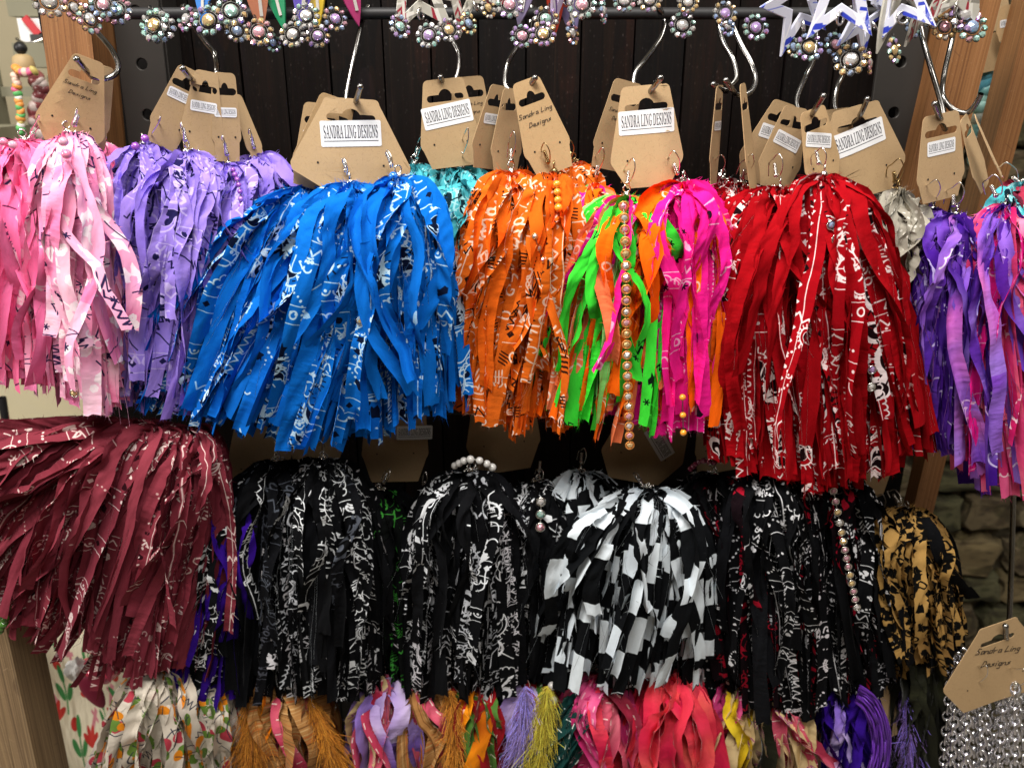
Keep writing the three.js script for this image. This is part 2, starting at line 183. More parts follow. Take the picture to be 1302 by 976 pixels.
function woodTex(base, dark, seed, knots = 0) {
  return canvasTex(512, 1024, (x, w, h) => {
    const r = rngOf(seed); x.fillStyle = base; x.fillRect(0, 0, w, h);
    for (let i = 0; i < 260; i++) { const X = r() * w, a = 0.05 + r() * 0.22; x.strokeStyle = r() < 0.65 ? dark.replace('A', a.toFixed(2)) : seed > 30 ? `rgba(70,38,22,${(a * 0.35).toFixed(2)})` : `rgba(235,200,150,${(a * 0.5).toFixed(2)})`; x.lineWidth = 0.6 + r() * 4; x.beginPath(); x.moveTo(X, 0); const b = (r() - 0.5) * 50; x.bezierCurveTo(X + b, h * 0.3, X - b, h * 0.7, X + (r() - 0.5) * 18, h); x.stroke(); }
    for (let i = 0; i < 500; i++) { x.strokeStyle = dark.replace('A', (0.3 * r()).toFixed(2)); x.lineWidth = 0.8; const X = r() * w, Y = r() * h; x.beginPath(); x.moveTo(X, Y); x.lineTo(X + (r() - 0.5) * 3, Y + 8 + r() * 36); x.stroke(); }
    for (let i = 0; i < knots; i++) { const X = r() * w, Y = r() * h; for (let k = 8; k > 0; k--) { x.strokeStyle = dark.replace('A', '0.3'); x.lineWidth = 2; x.beginPath(); x.ellipse(X, Y, k * 2.4, k * 5, 0, 0, 7); x.stroke(); } }
    if (seed > 30) { mottledW(x, r); } else for (let i = 0; i < 40; i++) { x.strokeStyle = `rgba(${r() < 0.5 ? '40,22,10' : '220,190,150'},${0.35 * r()})`; x.lineWidth = 1 + r() * 2; const X = r() * w, Y = r() * h; x.beginPath(); x.moveTo(X, Y); x.lineTo(X + (r() - 0.5) * 60, Y + (r() - 0.5) * 40); x.stroke(); }
    grain(x, w, h, r, 5000, 0.16, true);
  });
}
const woodPost = std([1, 1, 1], 0.6, 0, { map: woodTex('#885b33', 'rgba(70,36,12,A)', 21, 3), bumpMap: roughNoise, bumpScale: 0.0005 });
const woodGrey = std([1, 1, 1], 0.75, 0, { map: woodTex('#8f7656', 'rgba(50,34,20,A)', 22, 2), bumpMap: roughNoise, bumpScale: 0.0006 });
const woodDark = [31, 32, 33].map((s, i) => phys([1, 1, 1], 0.5 + i * 0.05, 0, { specularIntensity: 0.3, map: woodTex(['#0a0504', '#070404', '#0d0604'][i], 'rgba(2,1,1,A)', s, 1), bumpMap: roughNoise, bumpScale: 0.0006 }));
const plaster = std([1, 1, 1], 0.92, 0, { map: canvasTex(512, 512, (x, w, h) => { const r = rngOf(8); x.fillStyle = '#d9cfae'; x.fillRect(0, 0, w, h); mottled(x, r, ['rgba(225,214,180,0.5)', 'rgba(190,178,140,0.35)'], 40, 120); grain(x, w, h, r, 6000, 0.1, true); }), bumpMap: roughNoise, bumpScale: 0.001 });
const unseenHallPaint = std([0.34, 0.31, 0.27], 0.95);  // tone of the unseen hall surfaces, set for soft bounce light
const crystals = [[0.92, 0.9, 0.9], [0.98, 0.55, 0.66], [0.98, 0.72, 0.36], [0.5, 0.66, 0.98], [0.6, 0.95, 0.86], [0.74, 0.52, 0.98]].map((c) => phys(c, 0.14, 0.66, { iridescence: 0.8, iridescenceIOR: 1.5, iridescenceThicknessRange: [150, 420], flatShading: true }));

// ---------------------------------------------------------------- unseen hall shell, wall, rack
{
  const X0 = -2.2, X1 = 2.2, Y0 = -1.15, Y1 = 1.75, Z0 = -0.95, Z1 = 2.3, w = X1 - X0, h = Y1 - Y0, d = Z1 - Z0, t = 0.1;  // unseen floor, ceiling and three walls close the room to bounce lamp light
  structure('floor', box(w, t, d), unseenHallPaint, V(0, Y0 - t / 2, (Z0 + Z1) / 2));
  structure('unseen_ceiling', box(w, t, d), unseenHallPaint, V(0, Y1 + t / 2, (Z0 + Z1) / 2));
  structure('wall', box(w + 2 * t, h, t), plaster, V(0, (Y0 + Y1) / 2, Z0 - t / 2));
  structure('wall', box(w + 2 * t, h, t), unseenHallPaint, V(0, (Y0 + Y1) / 2, Z1 + t / 2));
  structure('wall', box(t, h, d), unseenHallPaint, V(X0 - t / 2, (Y0 + Y1) / 2, (Z0 + Z1) / 2));
  structure('wall', box(t, h, d), unseenHallPaint, V(X1 + t / 2, (Y0 + Y1) / 2, (Z0 + Z1) / 2));
}
UNSEEN_LAMPS.forEach(([x, y, z, w, d, strength, aim], i) => {  // panels out of view, each placed for the light it gives
  const o = thing('unseen_lamp', ['unseen lamp panel lighting the rack from above', 'added fill light panel behind the viewer', 'unseen lamp panel lighting the pale wall and corner cloth', 'unseen lamp panel lighting the stone wall'][i], 'lamp', V(x, y, z));
  o.lookAt(V(...aim));
  mesh('housing', box(w + 0.04, d + 0.04, 0.03), unseenHallPaint, o).position.z = -0.02;
  const face = new THREE.MeshStandardMaterial({ color: 0x111111, emissive: new THREE.Color(...LAMP_COLOR), emissiveIntensity: 1.2 });
  mesh('diffuser', box(w, d, 0.004), face, o);
  const l = new THREE.RectAreaLight(new THREE.Color(...LAMP_COLOR), strength, w, d);
  l.position.copy(V(0, 0, 0.006)); l.rotation.y = Math.PI; o.add(l); l.castShadow = true;
});
const ZB = -0.17; // face of the dark panel
{
  const panel = thing('back_panel', 'dark brown varnished plank panel behind the hanging earrings', null, P(640, 300, ZB), null, 'structure');
  const xs = [205, 262, 318, 372, 428, 494, 552, 610, 668, 735, 800, 862, 925, 985, 1046, 1108], rng = rngOf(71);
  for (let i = 0; i < xs.length - 1; i++) {
    const a = P(xs[i], 200, ZB).x, b = P(xs[i + 1], 200, ZB).x, g = box(b - a - 0.0016, 1.3, 0.018), uv = g.attributes.uv, o = rng();
    for (let k = 0; k < uv.count; k++) uv.setXY(k, uv.getX(k) * 0.25 + o, uv.getY(k) * 2 + o * 3);
    const m = mesh('plank', g, woodDark[i % 3], panel); m.position.set((a + b) / 2 - panel.position.x, -0.35 - panel.position.y + 0.2, -0.009 + (rng() - 0.5) * 0.003);
  }
  mesh('backing', box(0.8, 1.3, 0.01), woodDark[1], panel).position.set(-panel.position.x, -0.15 - panel.position.y, -0.03);
}
function post(name, label, mat, a, b, w, d, cat = 'post') { // a squared timber between two points
  const o = thing(name, label, cat, b), L = a.distanceTo(b), g = box(w, L, d), uv = g.attributes.uv;
  for (let k = 0; k < uv.count; k++) uv.setXY(k, uv.getX(k) * w / 0.12, uv.getY(k) * L / 0.25);
  const m = mesh('timber', g, mat, o); m.position.copy(a.clone().add(b).multiplyScalar(0.5).sub(b)); m.quaternion.setFromUnitVectors(V(0, 1, 0), a.clone().sub(b).normalize());
  return o;
}
post('wooden_post', 'honey brown wooden post behind the tilted handwritten card', woodPost, P(92, -40, -0.12), P(150, 480, -0.12), 0.036, 0.04);
post('wooden_post', 'grainy orange brown post rising behind the double hook', woodPost, P(1246, -60, -0.13), P(1096, 560, -0.13), 0.038, 0.024);
post('wooden_post', 'narrow reddish wooden post beside the turquoise bead strands', woodPost, P(1330, -60, -0.2), P(1236, 300, -0.2), 0.02, 0.03);
post('wooden_post', 'weathered grey brown post under the maroon tassels', woodGrey, P(-32, 690, -0.05), P(50, 1050, -0.05), 0.052, 0.045);
post('wooden_rail', 'pale wooden rail end behind the leopard tassels', woodPost, P(1188, 560, -0.16), P(1150, 720, -0.16), 0.02, 0.02, 'rail');
// punched steel uprights
function upright(label, top, bottom, w, holes) {
  const o = thing('steel_upright', label, 'upright', bottom), L = top.distanceTo(bottom), s = new THREE.Shape();
  s.moveTo(-w / 2, 0); s.lineTo(w / 2, 0); s.lineTo(w / 2, L); s.lineTo(-w / 2, L); s.closePath();
  for (const h of holes) { const p = new THREE.Path(); p.absarc(0, L * h, 0.0048, 0, Math.PI * 2, true); s.holes.push(p); }
  const g = new THREE.ExtrudeGeometry(s, { depth: 0.003, bevelEnabled: true, bevelThickness: 0.0005, bevelSize: 0.0005, bevelSegments: 1, curveSegments: 20 });
  const m = mesh('punched_strip', g, M.steel, o); m.quaternion.setFromUnitVectors(V(0, 1, 0), top.clone().sub(bottom).normalize());
  const f = mesh('flange', box(0.003, L, 0.03), M.steel, o); f.position.set(w / 2, 0, -0.016).add(top.clone().sub(bottom).multiplyScalar(0.5)); f.quaternion.copy(m.quaternion);
}
upright('dark punched steel strip next to the honey brown post', P(168, -40, -0.14), P(226, 460, -0.14), 0.036, [0.55, 0.67, 0.79, 0.91].map((v) => v - 0.005));
upright('dark punched steel strip next to the orange brown post', P(1160, -40, -0.14), P(1090, 460, -0.14), 0.036, [0.55, 0.67, 0.79, 0.91]);
// rods
function rod(label, y, z, x0, x1, r) { const a = P(x0, y, z), b = P(x1, y, z), o = thing('hanging_rod', label, 'rod', a); const g = new THREE.CylinderGeometry(r, r, b.x - a.x, 18); g.rotateZ(Math.PI / 2); mesh('tube', g, M.rod, o).position.x = (b.x - a.x) / 2; for (const s of [0, 1]) { const c = new THREE.CylinderGeometry(r * 1.25, r * 1.25, 0.008, 18); c.rotateZ(Math.PI / 2); mesh('end_cap', c, M.blackmetal, o).position.x = s * (b.x - a.x); } }
rod('dark metal rod along the top holding the wire hooks', 17, -0.075, 150, 1166, 0.004);
rod('dark metal rod behind the lower edge of the bright tassels', 520, -0.11, 330, 1130, 0.005);
rod('dark metal rod behind the black tassels', 780, -0.125, 300, 1130, 0.005);
{ const o = thing('black_rod', 'thin black upright bar against the cream wall', 'bar', P(2, 505, -0.3)); mesh('bar', wire([P(2, 505, -0.3), P(22, 640, -0.3)].map((p) => p.sub(o.position)), 0.0045, 4, 10), M.blackmetal, o); }

// ---------------------------------------------------------------- hooks
function hook(label, pts, nub, r = 0.0019) {
  const W = pts.map(([x, y, z]) => P(x, y, z)), o = thing('wire_hook', label, 'hook', W[0]);
  mesh('bent_wire', wire(W.map((p) => p.clone().sub(o.position)), r, 70, 10), M.hook, o);
  if (nub) { const N = nub.map(([x, y, z]) => P(x, y, z).sub(o.position)); mesh('front_prong', wire(N, r, 14, 10), M.hook, o); const e = new THREE.SphereGeometry(r * 1.12, 12, 8); mesh('prong_tip', e, M.hook, o).position.copy(N[N.length - 1]); }
}
const zr = -0.08;
hook('curved wire hook holding the tilted handwritten card', [[108, 8, zr - 0.01], [114, 28, zr], [124, 42, -0.06], [142, 64, -0.045], [150, 84, -0.035], [146, 94, -0.03], [132, 100, -0.025], [116, 97, -0.02]], [[116, 97, -0.02], [108, 88, -0.004], [97, 75, 0.008]]);
hook('wire hook holding three small cards over lavender tassels', [[232, 8, zr - 0.01], [240, 24, zr], [262, 55, -0.06], [273, 70, -0.05], [275, 92, -0.05], [262, 106, -0.04], [248, 104, -0.03]], [[248, 104, -0.03], [240, 97, -0.01], [232, 87, 0.0]]);
hook('straight leaning wire hook holding cards over the blue tassels', [[468, 8, zr - 0.01], [461, 24, zr], [452, 62, -0.06], [441, 116, -0.045], [440, 132, -0.04], [446, 145, -0.03]], [[446, 145, -0.03], [452, 130, -0.005], [458, 110, 0.01]]);
hook('wire hook holding the card over the turquoise tassels', [[566, 8, zr - 0.01], [572, 45, zr], [583, 68, -0.075], [582, 92, -0.07], [575, 110, -0.065]], [[575, 114, -0.065], [566, 110, -0.045], [560, 98, -0.035]]);
hook('wire hook holding edge-on cards over the orange tassels', [[676, 8, zr - 0.01], [672, 40, zr], [656, 62, -0.07], [645, 82, -0.06], [643, 108, -0.055], [655, 120, -0.05]], [[655, 122, -0.05], [668, 116, -0.02], [680, 99, -0.01]]);
hook('s-curved wire hook above the creased front card', [[830, 6, zr - 0.01], [838, 10, zr + 0.01], [845, 24, zr + 0.005], [841, 46, -0.065], [820, 76, -0.05], [808, 92, -0.045], [806, 110, -0.04], [815, 122, -0.03]], [[815, 124, -0.03], [826, 117, -0.004], [840, 99, 0.01]]);
hook('inner of two parallel hooks holding edge-on cards', [[912, 8, zr - 0.01], [914, 30, zr + 0.008], [920, 54, -0.065], [933, 78, -0.055], [936, 100, -0.05], [926, 112, -0.05]], [[924, 116, -0.045], [914, 112, -0.03], [907, 107, -0.025]]);
hook('outer of two parallel hooks, curling back below', [[928, 8, zr - 0.01], [931, 30, zr + 0.01], [941, 54, -0.06], [956, 82, -0.05], [961, 100, -0.045], [957, 114, -0.04], [946, 121, -0.035], [936, 120, -0.03]], [[936, 120, -0.03], [930, 112, -0.015], [923, 102, -0.008]]);
hook('thin wire hook holding a fan of cards over red tassels', [[1040, 8, zr - 0.01], [1036, 70, zr], [1024, 98, -0.065], [1013, 128, -0.055], [1018, 150, -0.045]], [[1026, 156, -0.04], [1036, 140, -0.005], [1047, 122, 0.006]]);
hook('wire hook holding the wide card over grey tassels', [[1082, 8, zr - 0.01], [1074, 88, zr], [1064, 112, -0.07], [1062, 136, -0.065], [1074, 156, -0.06]], [[1080, 158, -0.055], [1094, 146, -0.03], [1103, 126, -0.02]]);
hook('long straight hook holding the card over purple tassels', [[1168, 10, zr - 0.01], [1172, 42, zr + 0.01], [1184, 86, -0.055], [1199, 138, -0.045], [1202, 160, -0.04]], [[1202, 164, -0.035], [1196, 150, -0.01], [1189, 132, 0.0]]);
hook('wide open hook with upturned tip beside the post', [[1216, 10, zr - 0.01], [1212, 44, zr + 0.01], [1200, 100, -0.06], [1200, 124, -0.05], [1212, 139, -0.045], [1230, 143, -0.04], [1240, 134, -0.035], [1248, 119, -0.03]]);
hook('long straight hook holding the low handwritten card', [[1290, 560, -0.1], [1288, 660, -0.08], [1284, 784, -0.05], [1282, 815, -0.045]], [[1282, 822, -0.03], [1280, 812, -0.01], [1279, 796, 0.0]], 0.0023);

// ---------------------------------------------------------------- cards
const stickerTex = canvasTex(768, 288, (x, w, h) => {
  x.fillStyle = '#eef0f4'; x.fillRect(0, 0, w, h); x.fillStyle = '#1d2030'; x.save(); x.font = 'bold 150px serif'; const m = x.measureText('SANDRA LING DESIGNS').width; x.translate(40, 196); x.scale((w - 80) / m, 1.32); x.fillText('SANDRA LING DESIGNS', 0, 0); x.restore();
  x.fillRect(40, 222, w - 80, 9); grain(x, w, h, rngOf(3), 3500, 0.1);
});
const stickerMat = std([1, 1, 1], 0.45, 0, { map: stickerTex });
// handwriting as pen strokes on a 100 x 60 field
const INK = { S: [[6, 1, 2, 0, 1, 4, 5, 6, 5, 10, 0, 10]], a: [[5, 5, 1, 5, 1, 10, 5, 9, 5, 5, 6, 10]], n: [[0, 5, 0, 10], [0, 7, 3, 5, 5, 6, 5, 10]], d: [[5, 5, 1, 5, 0, 10, 5, 9], [6, 0, 5, 10]], r: [[0, 5, 0, 10], [0, 7, 4, 5]], L: [[1, 0, 0, 10, 6, 9]], i: [[1, 5, 1, 10], [1.4, 2, 1.6, 2.4]], g: [[5, 5, 1, 5, 1, 9, 5, 9], [5, 5, 5, 14, 1, 14]], D: [[1, 0, 0, 10, 6, 7, 5, 1, 1, 0]], e: [[0, 8, 5, 7, 4, 5, 1, 5, 0, 8, 3, 10, 6, 9]], s: [[5, 5, 1, 6, 5, 8, 0, 10]] };
function handText(x, t, X, Y, k) { for (const ch of t) { if (ch === ' ') { X += 5 * k; continue; } for (const st of INK[ch]) { x.beginPath(); for (let i = 0; i < st.length; i += 2) { const a = X + (st[i] - (st[i + 1] - 10) * 0.25) * k, b = Y + st[i + 1] * k; if (!i) x.moveTo(a, b); else x.lineTo(a, b); } x.stroke(); } X += ('SLDd'.includes(ch) ? 8 : ch === 'i' ? 4 : 7) * k; } }
const handMat = std([0.025, 0.018, 0.014], 0.7, 0, { transparent: true, alphaMap: canvasTex(512, 320, (x, w, h) => { x.fillStyle = '#000'; x.fillRect(0, 0, w, h); x.strokeStyle = '#e6e6e6'; x.lineWidth = 9; x.lineCap = x.lineJoin = 'round'; handText(x, 'Sandra Ling', 14, 20, 6.2); handText(x, 'Designs', 110, 165, 6.6); }, false) });
function roundedRect(w, h, r) { const s = new THREE.Shape(); s.moveTo(-w / 2 + r, -h / 2); s.lineTo(w / 2 - r, -h / 2); s.absarc(w / 2 - r, -h / 2 + r, r, -Math.PI / 2, 0); s.lineTo(w / 2, h / 2 - r); s.absarc(w / 2 - r, h / 2 - r, r, 0, Math.PI / 2); s.lineTo(-w / 2 + r, h / 2); s.absarc(-w / 2 + r, h / 2 - r, r, Math.PI / 2, Math.PI); s.lineTo(-w / 2, -h / 2 + r); s.absarc(-w / 2 + r, -h / 2 + r, r, Math.PI, Math.PI * 1.5); return s; }
function flat(shape, d) { const g = d ? new THREE.ExtrudeGeometry(shape, { depth: d, bevelEnabled: false, curveSegments: 8 }) : new THREE.ShapeGeometry(shape, 8); return g; }
function fitUV(g) { g.computeBoundingBox(); const b = g.boundingBox, p = g.attributes.position, uv = g.attributes.uv; for (let i = 0; i < p.count; i++) uv.setXY(i, (p.getX(i) - b.min.x) / (b.max.x - b.min.x), (p.getY(i) - b.min.y) / (b.max.y - b.min.y)); return g; }
const tess = new TessellateModifier(0.006, 5);
function card(label, tx, ty, bx, by, topW, maxW, botW, yaw, z, o = {}) {
  const A = P(tx, ty, z), B = P(bx, by, z + (o.lean ?? 0)), up = A.clone().sub(B), H = up.length(); up.normalize();
  const k = PX * H / (PX * Math.hypot(tx - bx, ty - by)) / 1, sc = H / Math.hypot(tx - bx, ty - by), c = Math.cos(yaw), mW = maxW * sc / Math.max(c, 0.3), tW = topW * sc / Math.max(c, 0.3), bW = botW * sc / Math.max(c, 0.3);
  const g = thing('earring_card', label, 'card', A, o.group), right = V(Math.cos(yaw), 0, -Math.sin(yaw)), nrm = V().crossVectors(right, up).normalize(); right.crossVectors(up, nrm).normalize();
  g.quaternion.setFromRotationMatrix(new THREE.Matrix4().makeBasis(right, up, nrm));
  const s = new THREE.Shape(), f = o.flare ?? 0.74, q = 0.0035, skew = (o.skew ?? 0) * sc;
  s.moveTo(-tW / 2 + q, 0); s.lineTo(tW / 2 - q, 0); s.quadraticCurveTo(tW / 2, 0, tW / 2 + 0.0006, -q);
  s.lineTo(mW / 2 + skew - 0.0006, -H * f + q); s.quadraticCurveTo(mW / 2 + skew, -H * f, mW / 2 + skew - 0.002, -H * f - 0.0025); s.lineTo(bW / 2, -H); s.lineTo(-bW / 2, -H); s.lineTo(-mW / 2 + skew + 0.002, -H * f - 0.0025); s.quadraticCurveTo(-mW / 2 + skew, -H * f, -mW / 2 + skew + 0.0006, -H * f + q); s.lineTo(-tW / 2 - 0.0006, -q); s.quadraticCurveTo(-tW / 2, 0, -tW / 2 + q, 0);
  if (!o.noslot) { const hw = Math.min(tW * 0.38, 0.0145), y0 = -H * 0.21, p = new THREE.Path(); const hh = 0.0023; p.moveTo(-hw, y0 - hh); p.lineTo(hw, y0 - hh); p.absarc(hw, y0, hh, -Math.PI / 2, Math.PI / 2); p.lineTo(hw * 0.42, y0 + hh); p.quadraticCurveTo(hw * 0.3, y0 + hh * 2.4, 0, y0 + hh * 2.5); p.quadraticCurveTo(-hw * 0.3, y0 + hh * 2.4, -hw * 0.42, y0 + hh); p.lineTo(-hw, y0 + hh); p.absarc(-hw, y0, hh, Math.PI / 2, Math.PI * 1.5); s.holes.push(p); }
  const br = rngOf(Math.floor(tx * 7 + ty * 3)), fx = (br() - 0.5) * mW * 0.5, fk = o.fold ?? (br() < 0.5 ? 0.06 + br() * 0.1 : 0.02), ck = (br() - 0.4) * 2.2, cl = (br() - 0.3) * 0.5, side = br() < 0.5 ? 1 : -1;
  const bend = (x, y) => -Math.abs(x - fx) * fk + ck * x * x * (-y / H) + cl * Math.max(0, -y / H - 0.72) * Math.max(0, side * x) * 0.8;
  const bent = (geo, dx = 0, dy = 0, rz = 0) => { const n = tess.modify(geo.index ? geo.toNonIndexed() : geo), p = n.attributes.position, c0 = Math.cos(rz), s0 = Math.sin(rz); for (let i = 0; i < p.count; i++) { const x = p.getX(i), y = p.getY(i); p.setZ(i, p.getZ(i) + bend(dx + x * c0 - y * s0, dy + x * s0 + y * c0)); } n.computeVertexNormals(); return toCreasedNormals(n, 0.7); };
  mesh('kraft_board', bent(flat(s, 0.0005)), kraft[(o.tone ?? 0) % 3], g);
  if (o.text) {
    const wide = Math.min(o.text === 'hand' ? 0.85 : 0.9, 1) * (tW + (mW - tW) * 0.3) * (o.wide ?? 1), tall = o.text === 'hand' ? wide * 0.55 : Math.min(wide * 0.42, 0.0172), shape = roundedRect(wide, tall, o.text === 'hand' ? 0.0001 : 0.0012);
    const X = skew * 0.3 + (o.off ?? 0) * sc, Y = -H * (o.ty ?? 0.4), m = mesh(o.text === 'hand' ? 'handwriting' : 'sticker', bent(fitUV(flat(shape, 0)), X, Y, o.roll ?? 0), o.text === 'hand' ? handMat : stickerMat, g); m.position.set(X, Y, 0.0008); m.rotation.z = o.roll ?? 0;
  }
  if (!o.noholes) for (const sx of [-1, 1]) { const h = new THREE.CircleGeometry(0.0007, 10); const m = mesh('punch_hole', h, M.blackmetal, g); m.position.set(sx * mW * 0.27 + skew, -H * 0.72, 0.0008 + bend(sx * mW * 0.27 + skew, -H * 0.72)); }
}
const ST = 'sticker', HD = 'hand';
card('card with smudged handwriting tilted over the pink tassels', 113, 74, 82, 186, 33, 76, 44, 0.35, -0.005, { text: HD, ty: 0.38, flare: 0.8, tone: 2, skew: 0 });
card('thin edge-on card behind the tilted handwritten card', 134, 84, 118, 190, 14, 24, 20, 0.9, -0.03, { noslot: true, noholes: true });
card('frontmost stickered card of the three over lavender tassels', 243, 88, 204, 186, 26, 44, 32, 0.4, -0.02, { text: ST, ty: 0.34, tone: 1 });
card('middle stickered card of the three over lavender tassels', 262, 90, 254, 199, 26, 52, 36, 0.35, -0.024, { text: ST, ty: 0.41, tone: 1 });
card('rearmost stickered card of the three over lavender tassels', 284, 92, 290, 205, 24, 34, 26, 0.6, -0.03, { text: ST, ty: 0.44, tone: 1 });
card('brown card edge slanting behind the three lavender cards', 300, 120, 332, 210, 8, 16, 12, 1.0, -0.05, { noslot: true, noholes: true, tone: 1 });
card('large stickered card in front of the blue tassels', 446, 125, 446, 240, 70, 158, 76, 0.12, -0.002, { text: ST, ty: 0.38, flare: 0.78, wide: 0.9, roll: 0.07, tone: 0 });
card('left rear card half hidden behind the large blue-tassel card', 408, 131, 405, 235, 40, 62, 44, 0.3, -0.016, { text: ST, ty: 0.42, tone: 1 });
card('slanted card between the large front card and its left neighbour', 430, 124, 396, 240, 40, 64, 44, 0.4, -0.010, { text: ST, ty: 0.38, tone: 2 });
card('stickered card hanging over the turquoise tassels', 563, 100, 577, 212, 52, 82, 58, 0.15, -0.038, { text: ST, ty: 0.40, roll: 0.1, wide: 1.2, tone: 1 });
card('card with faint writing peeking out behind the turquoise card', 595, 97, 604, 200, 40, 58, 44, 0.35, -0.055, { text: HD, tone: 1 });
card('nearly edge-on card left of the slanted handwritten card', 634, 108, 616, 214, 20, 44, 30, 0.7, -0.03, { text: ST, ty: 0.4, tone: 1 });
card('narrow card just behind the slanted handwritten card', 648, 112, 642, 222, 16, 42, 30, 0.7, -0.03, { tone: 1 });
card('slanted handwritten card above the orange tassels', 668, 101, 706, 219, 36, 66, 48, 0.3, -0.012, { text: HD, ty: 0.42, wide: 1.35, tone: 2 });
card('stickered card in front of the neon tassels', 822, 108, 826, 238, 60, 98, 56, 0.1, 0.0, { fold: 0.22, text: ST, ty: 0.35, wide: 1.12, tone: 0 });
card('handwritten card tucked behind the stickered neon card', 800, 103, 770, 215, 40, 56, 42, 0.4, -0.03, { text: HD, ty: 0.4, tone: 1 });
card('edge-on stickered card left of the parallel hooks', 917, 108, 908, 234, 13, 21, 14, 1.05, -0.03, { text: ST, ty: 0.4, tone: 1 });
card('edge-on plain card hanging from the parallel hooks', 944, 106, 958, 240, 13, 23, 16, 1.05, -0.022, { tone: 2 });
card('rearmost stickered card of the fan over the red tassels', 1000, 130, 960, 232, 34, 72, 44, 0.35, -0.045, { text: ST, ty: 0.38, tone: 1 });
card('middle stickered card of the fan over the red tassels', 1014, 136, 986, 238, 34, 66, 44, 0.4, -0.032, { text: ST, ty: 0.42, roll: -0.25, tone: 1 });
card('front card of the fan with a slanting sticker over red tassels', 1034, 138, 1052, 236, 36, 56, 36, 0.5, -0.012, { text: ST, ty: 0.4, roll: -0.35, tone: 2 });
card('wide stickered card above the grey tassels', 1090, 134, 1100, 250, 64, 130, 80, 0.15, -0.03, { text: ST, ty: 0.35, roll: 0.13, wide: 0.95, flare: 0.72, tone: 1 });
card('brown card corner showing behind the wide grey-tassel card', 1064, 138, 1062, 236, 40, 60, 44, 0.2, -0.05, { tone: 1 });
card('stickered card in front of the purple tassels', 1197, 144, 1196, 254, 52, 74, 54, 0.3, -0.01, { text: ST, ty: 0.38, wide: 0.8, tone: 1 });
card('brown card turned away beside the purple-tassel card', 1226, 148, 1254, 238, 20, 40, 28, 0.8, -0.03, { noholes: true, tone: 1 });
card('pale edge-on card hanging from the wide open hook', 1240, 146, 1274, 222, 9, 16, 10, 1.0, -0.01, { noholes: true, noslot: true });
card('dim card low between the maroon and black tassels', 338, 500, 326, 632, 50, 70, 40, 0.3, -0.09, { tone: 1 });
card('small brown corner of card under the blue tassel tips', 400, 480, 402, 590, 60, 70, 50, 0.2, -0.10, { tone: 1 });
card('dim plain card over the black and green tassels', 504, 480, 502, 612, 60, 78, 54, 0.2, -0.075, { text: ST, ty: 0.52, off: 22, wide: 0.7, tone: 1 });
card('dim plain card over the black and white paisley tassels', 640, 470, 642, 600, 60, 90, 64, 0.2, -0.085, { tone: 1 });
card('tilted card with sideways sticker over the checked tassels', 850, 494, 806, 612, 70, 108, 66, 0.2, -0.06, { text: ST, ty: 0.55, roll: -0.75, off: 14, wide: 0.65, tone: 1 });
card('card glimpsed between red tassel tips and dotted tassels', 918, 490, 912, 600, 50, 60, 50, 0.3, -0.09, { tone: 1 });
card('card in shade beside the leopard tassels', 1090, 540, 1094, 640, 60, 90, 64, 0.2, -0.085, { tone: 2 });
card('low card with faded handwriting over the silver chain tassels', 1270, 792, 1264, 892, 46, 124, 74, 0.25, -0.005, { text: HD, ty: 0.45, wide: 1.05, flare: 0.64, roll: -0.25, tone: 2 });
card('small cream card among the purple yarn tassels', 1128, 846, 1134, 936, 22, 32, 26, 0.3, -0.03, { noholes: true, tone: 2 });

// ---------------------------------------------------------------- tassel earrings
function bez(p0, p1, p2, p3, t, out) { const a = 1 - t, b0 = a * a * a, b1 = 3 * a * a * t, b2 = 3 * a * t * t, b3 = t * t * t; return out.set(p0.x * b0 + p1.x * b1 + p2.x * b2 + p3.x * b3, p0.y * b0 + p1.y * b1 + p2.y * b2 + p3.y * b3, p0.z * b0 + p1.z * b1 + p2.z * b2 + p3.z * b3); }
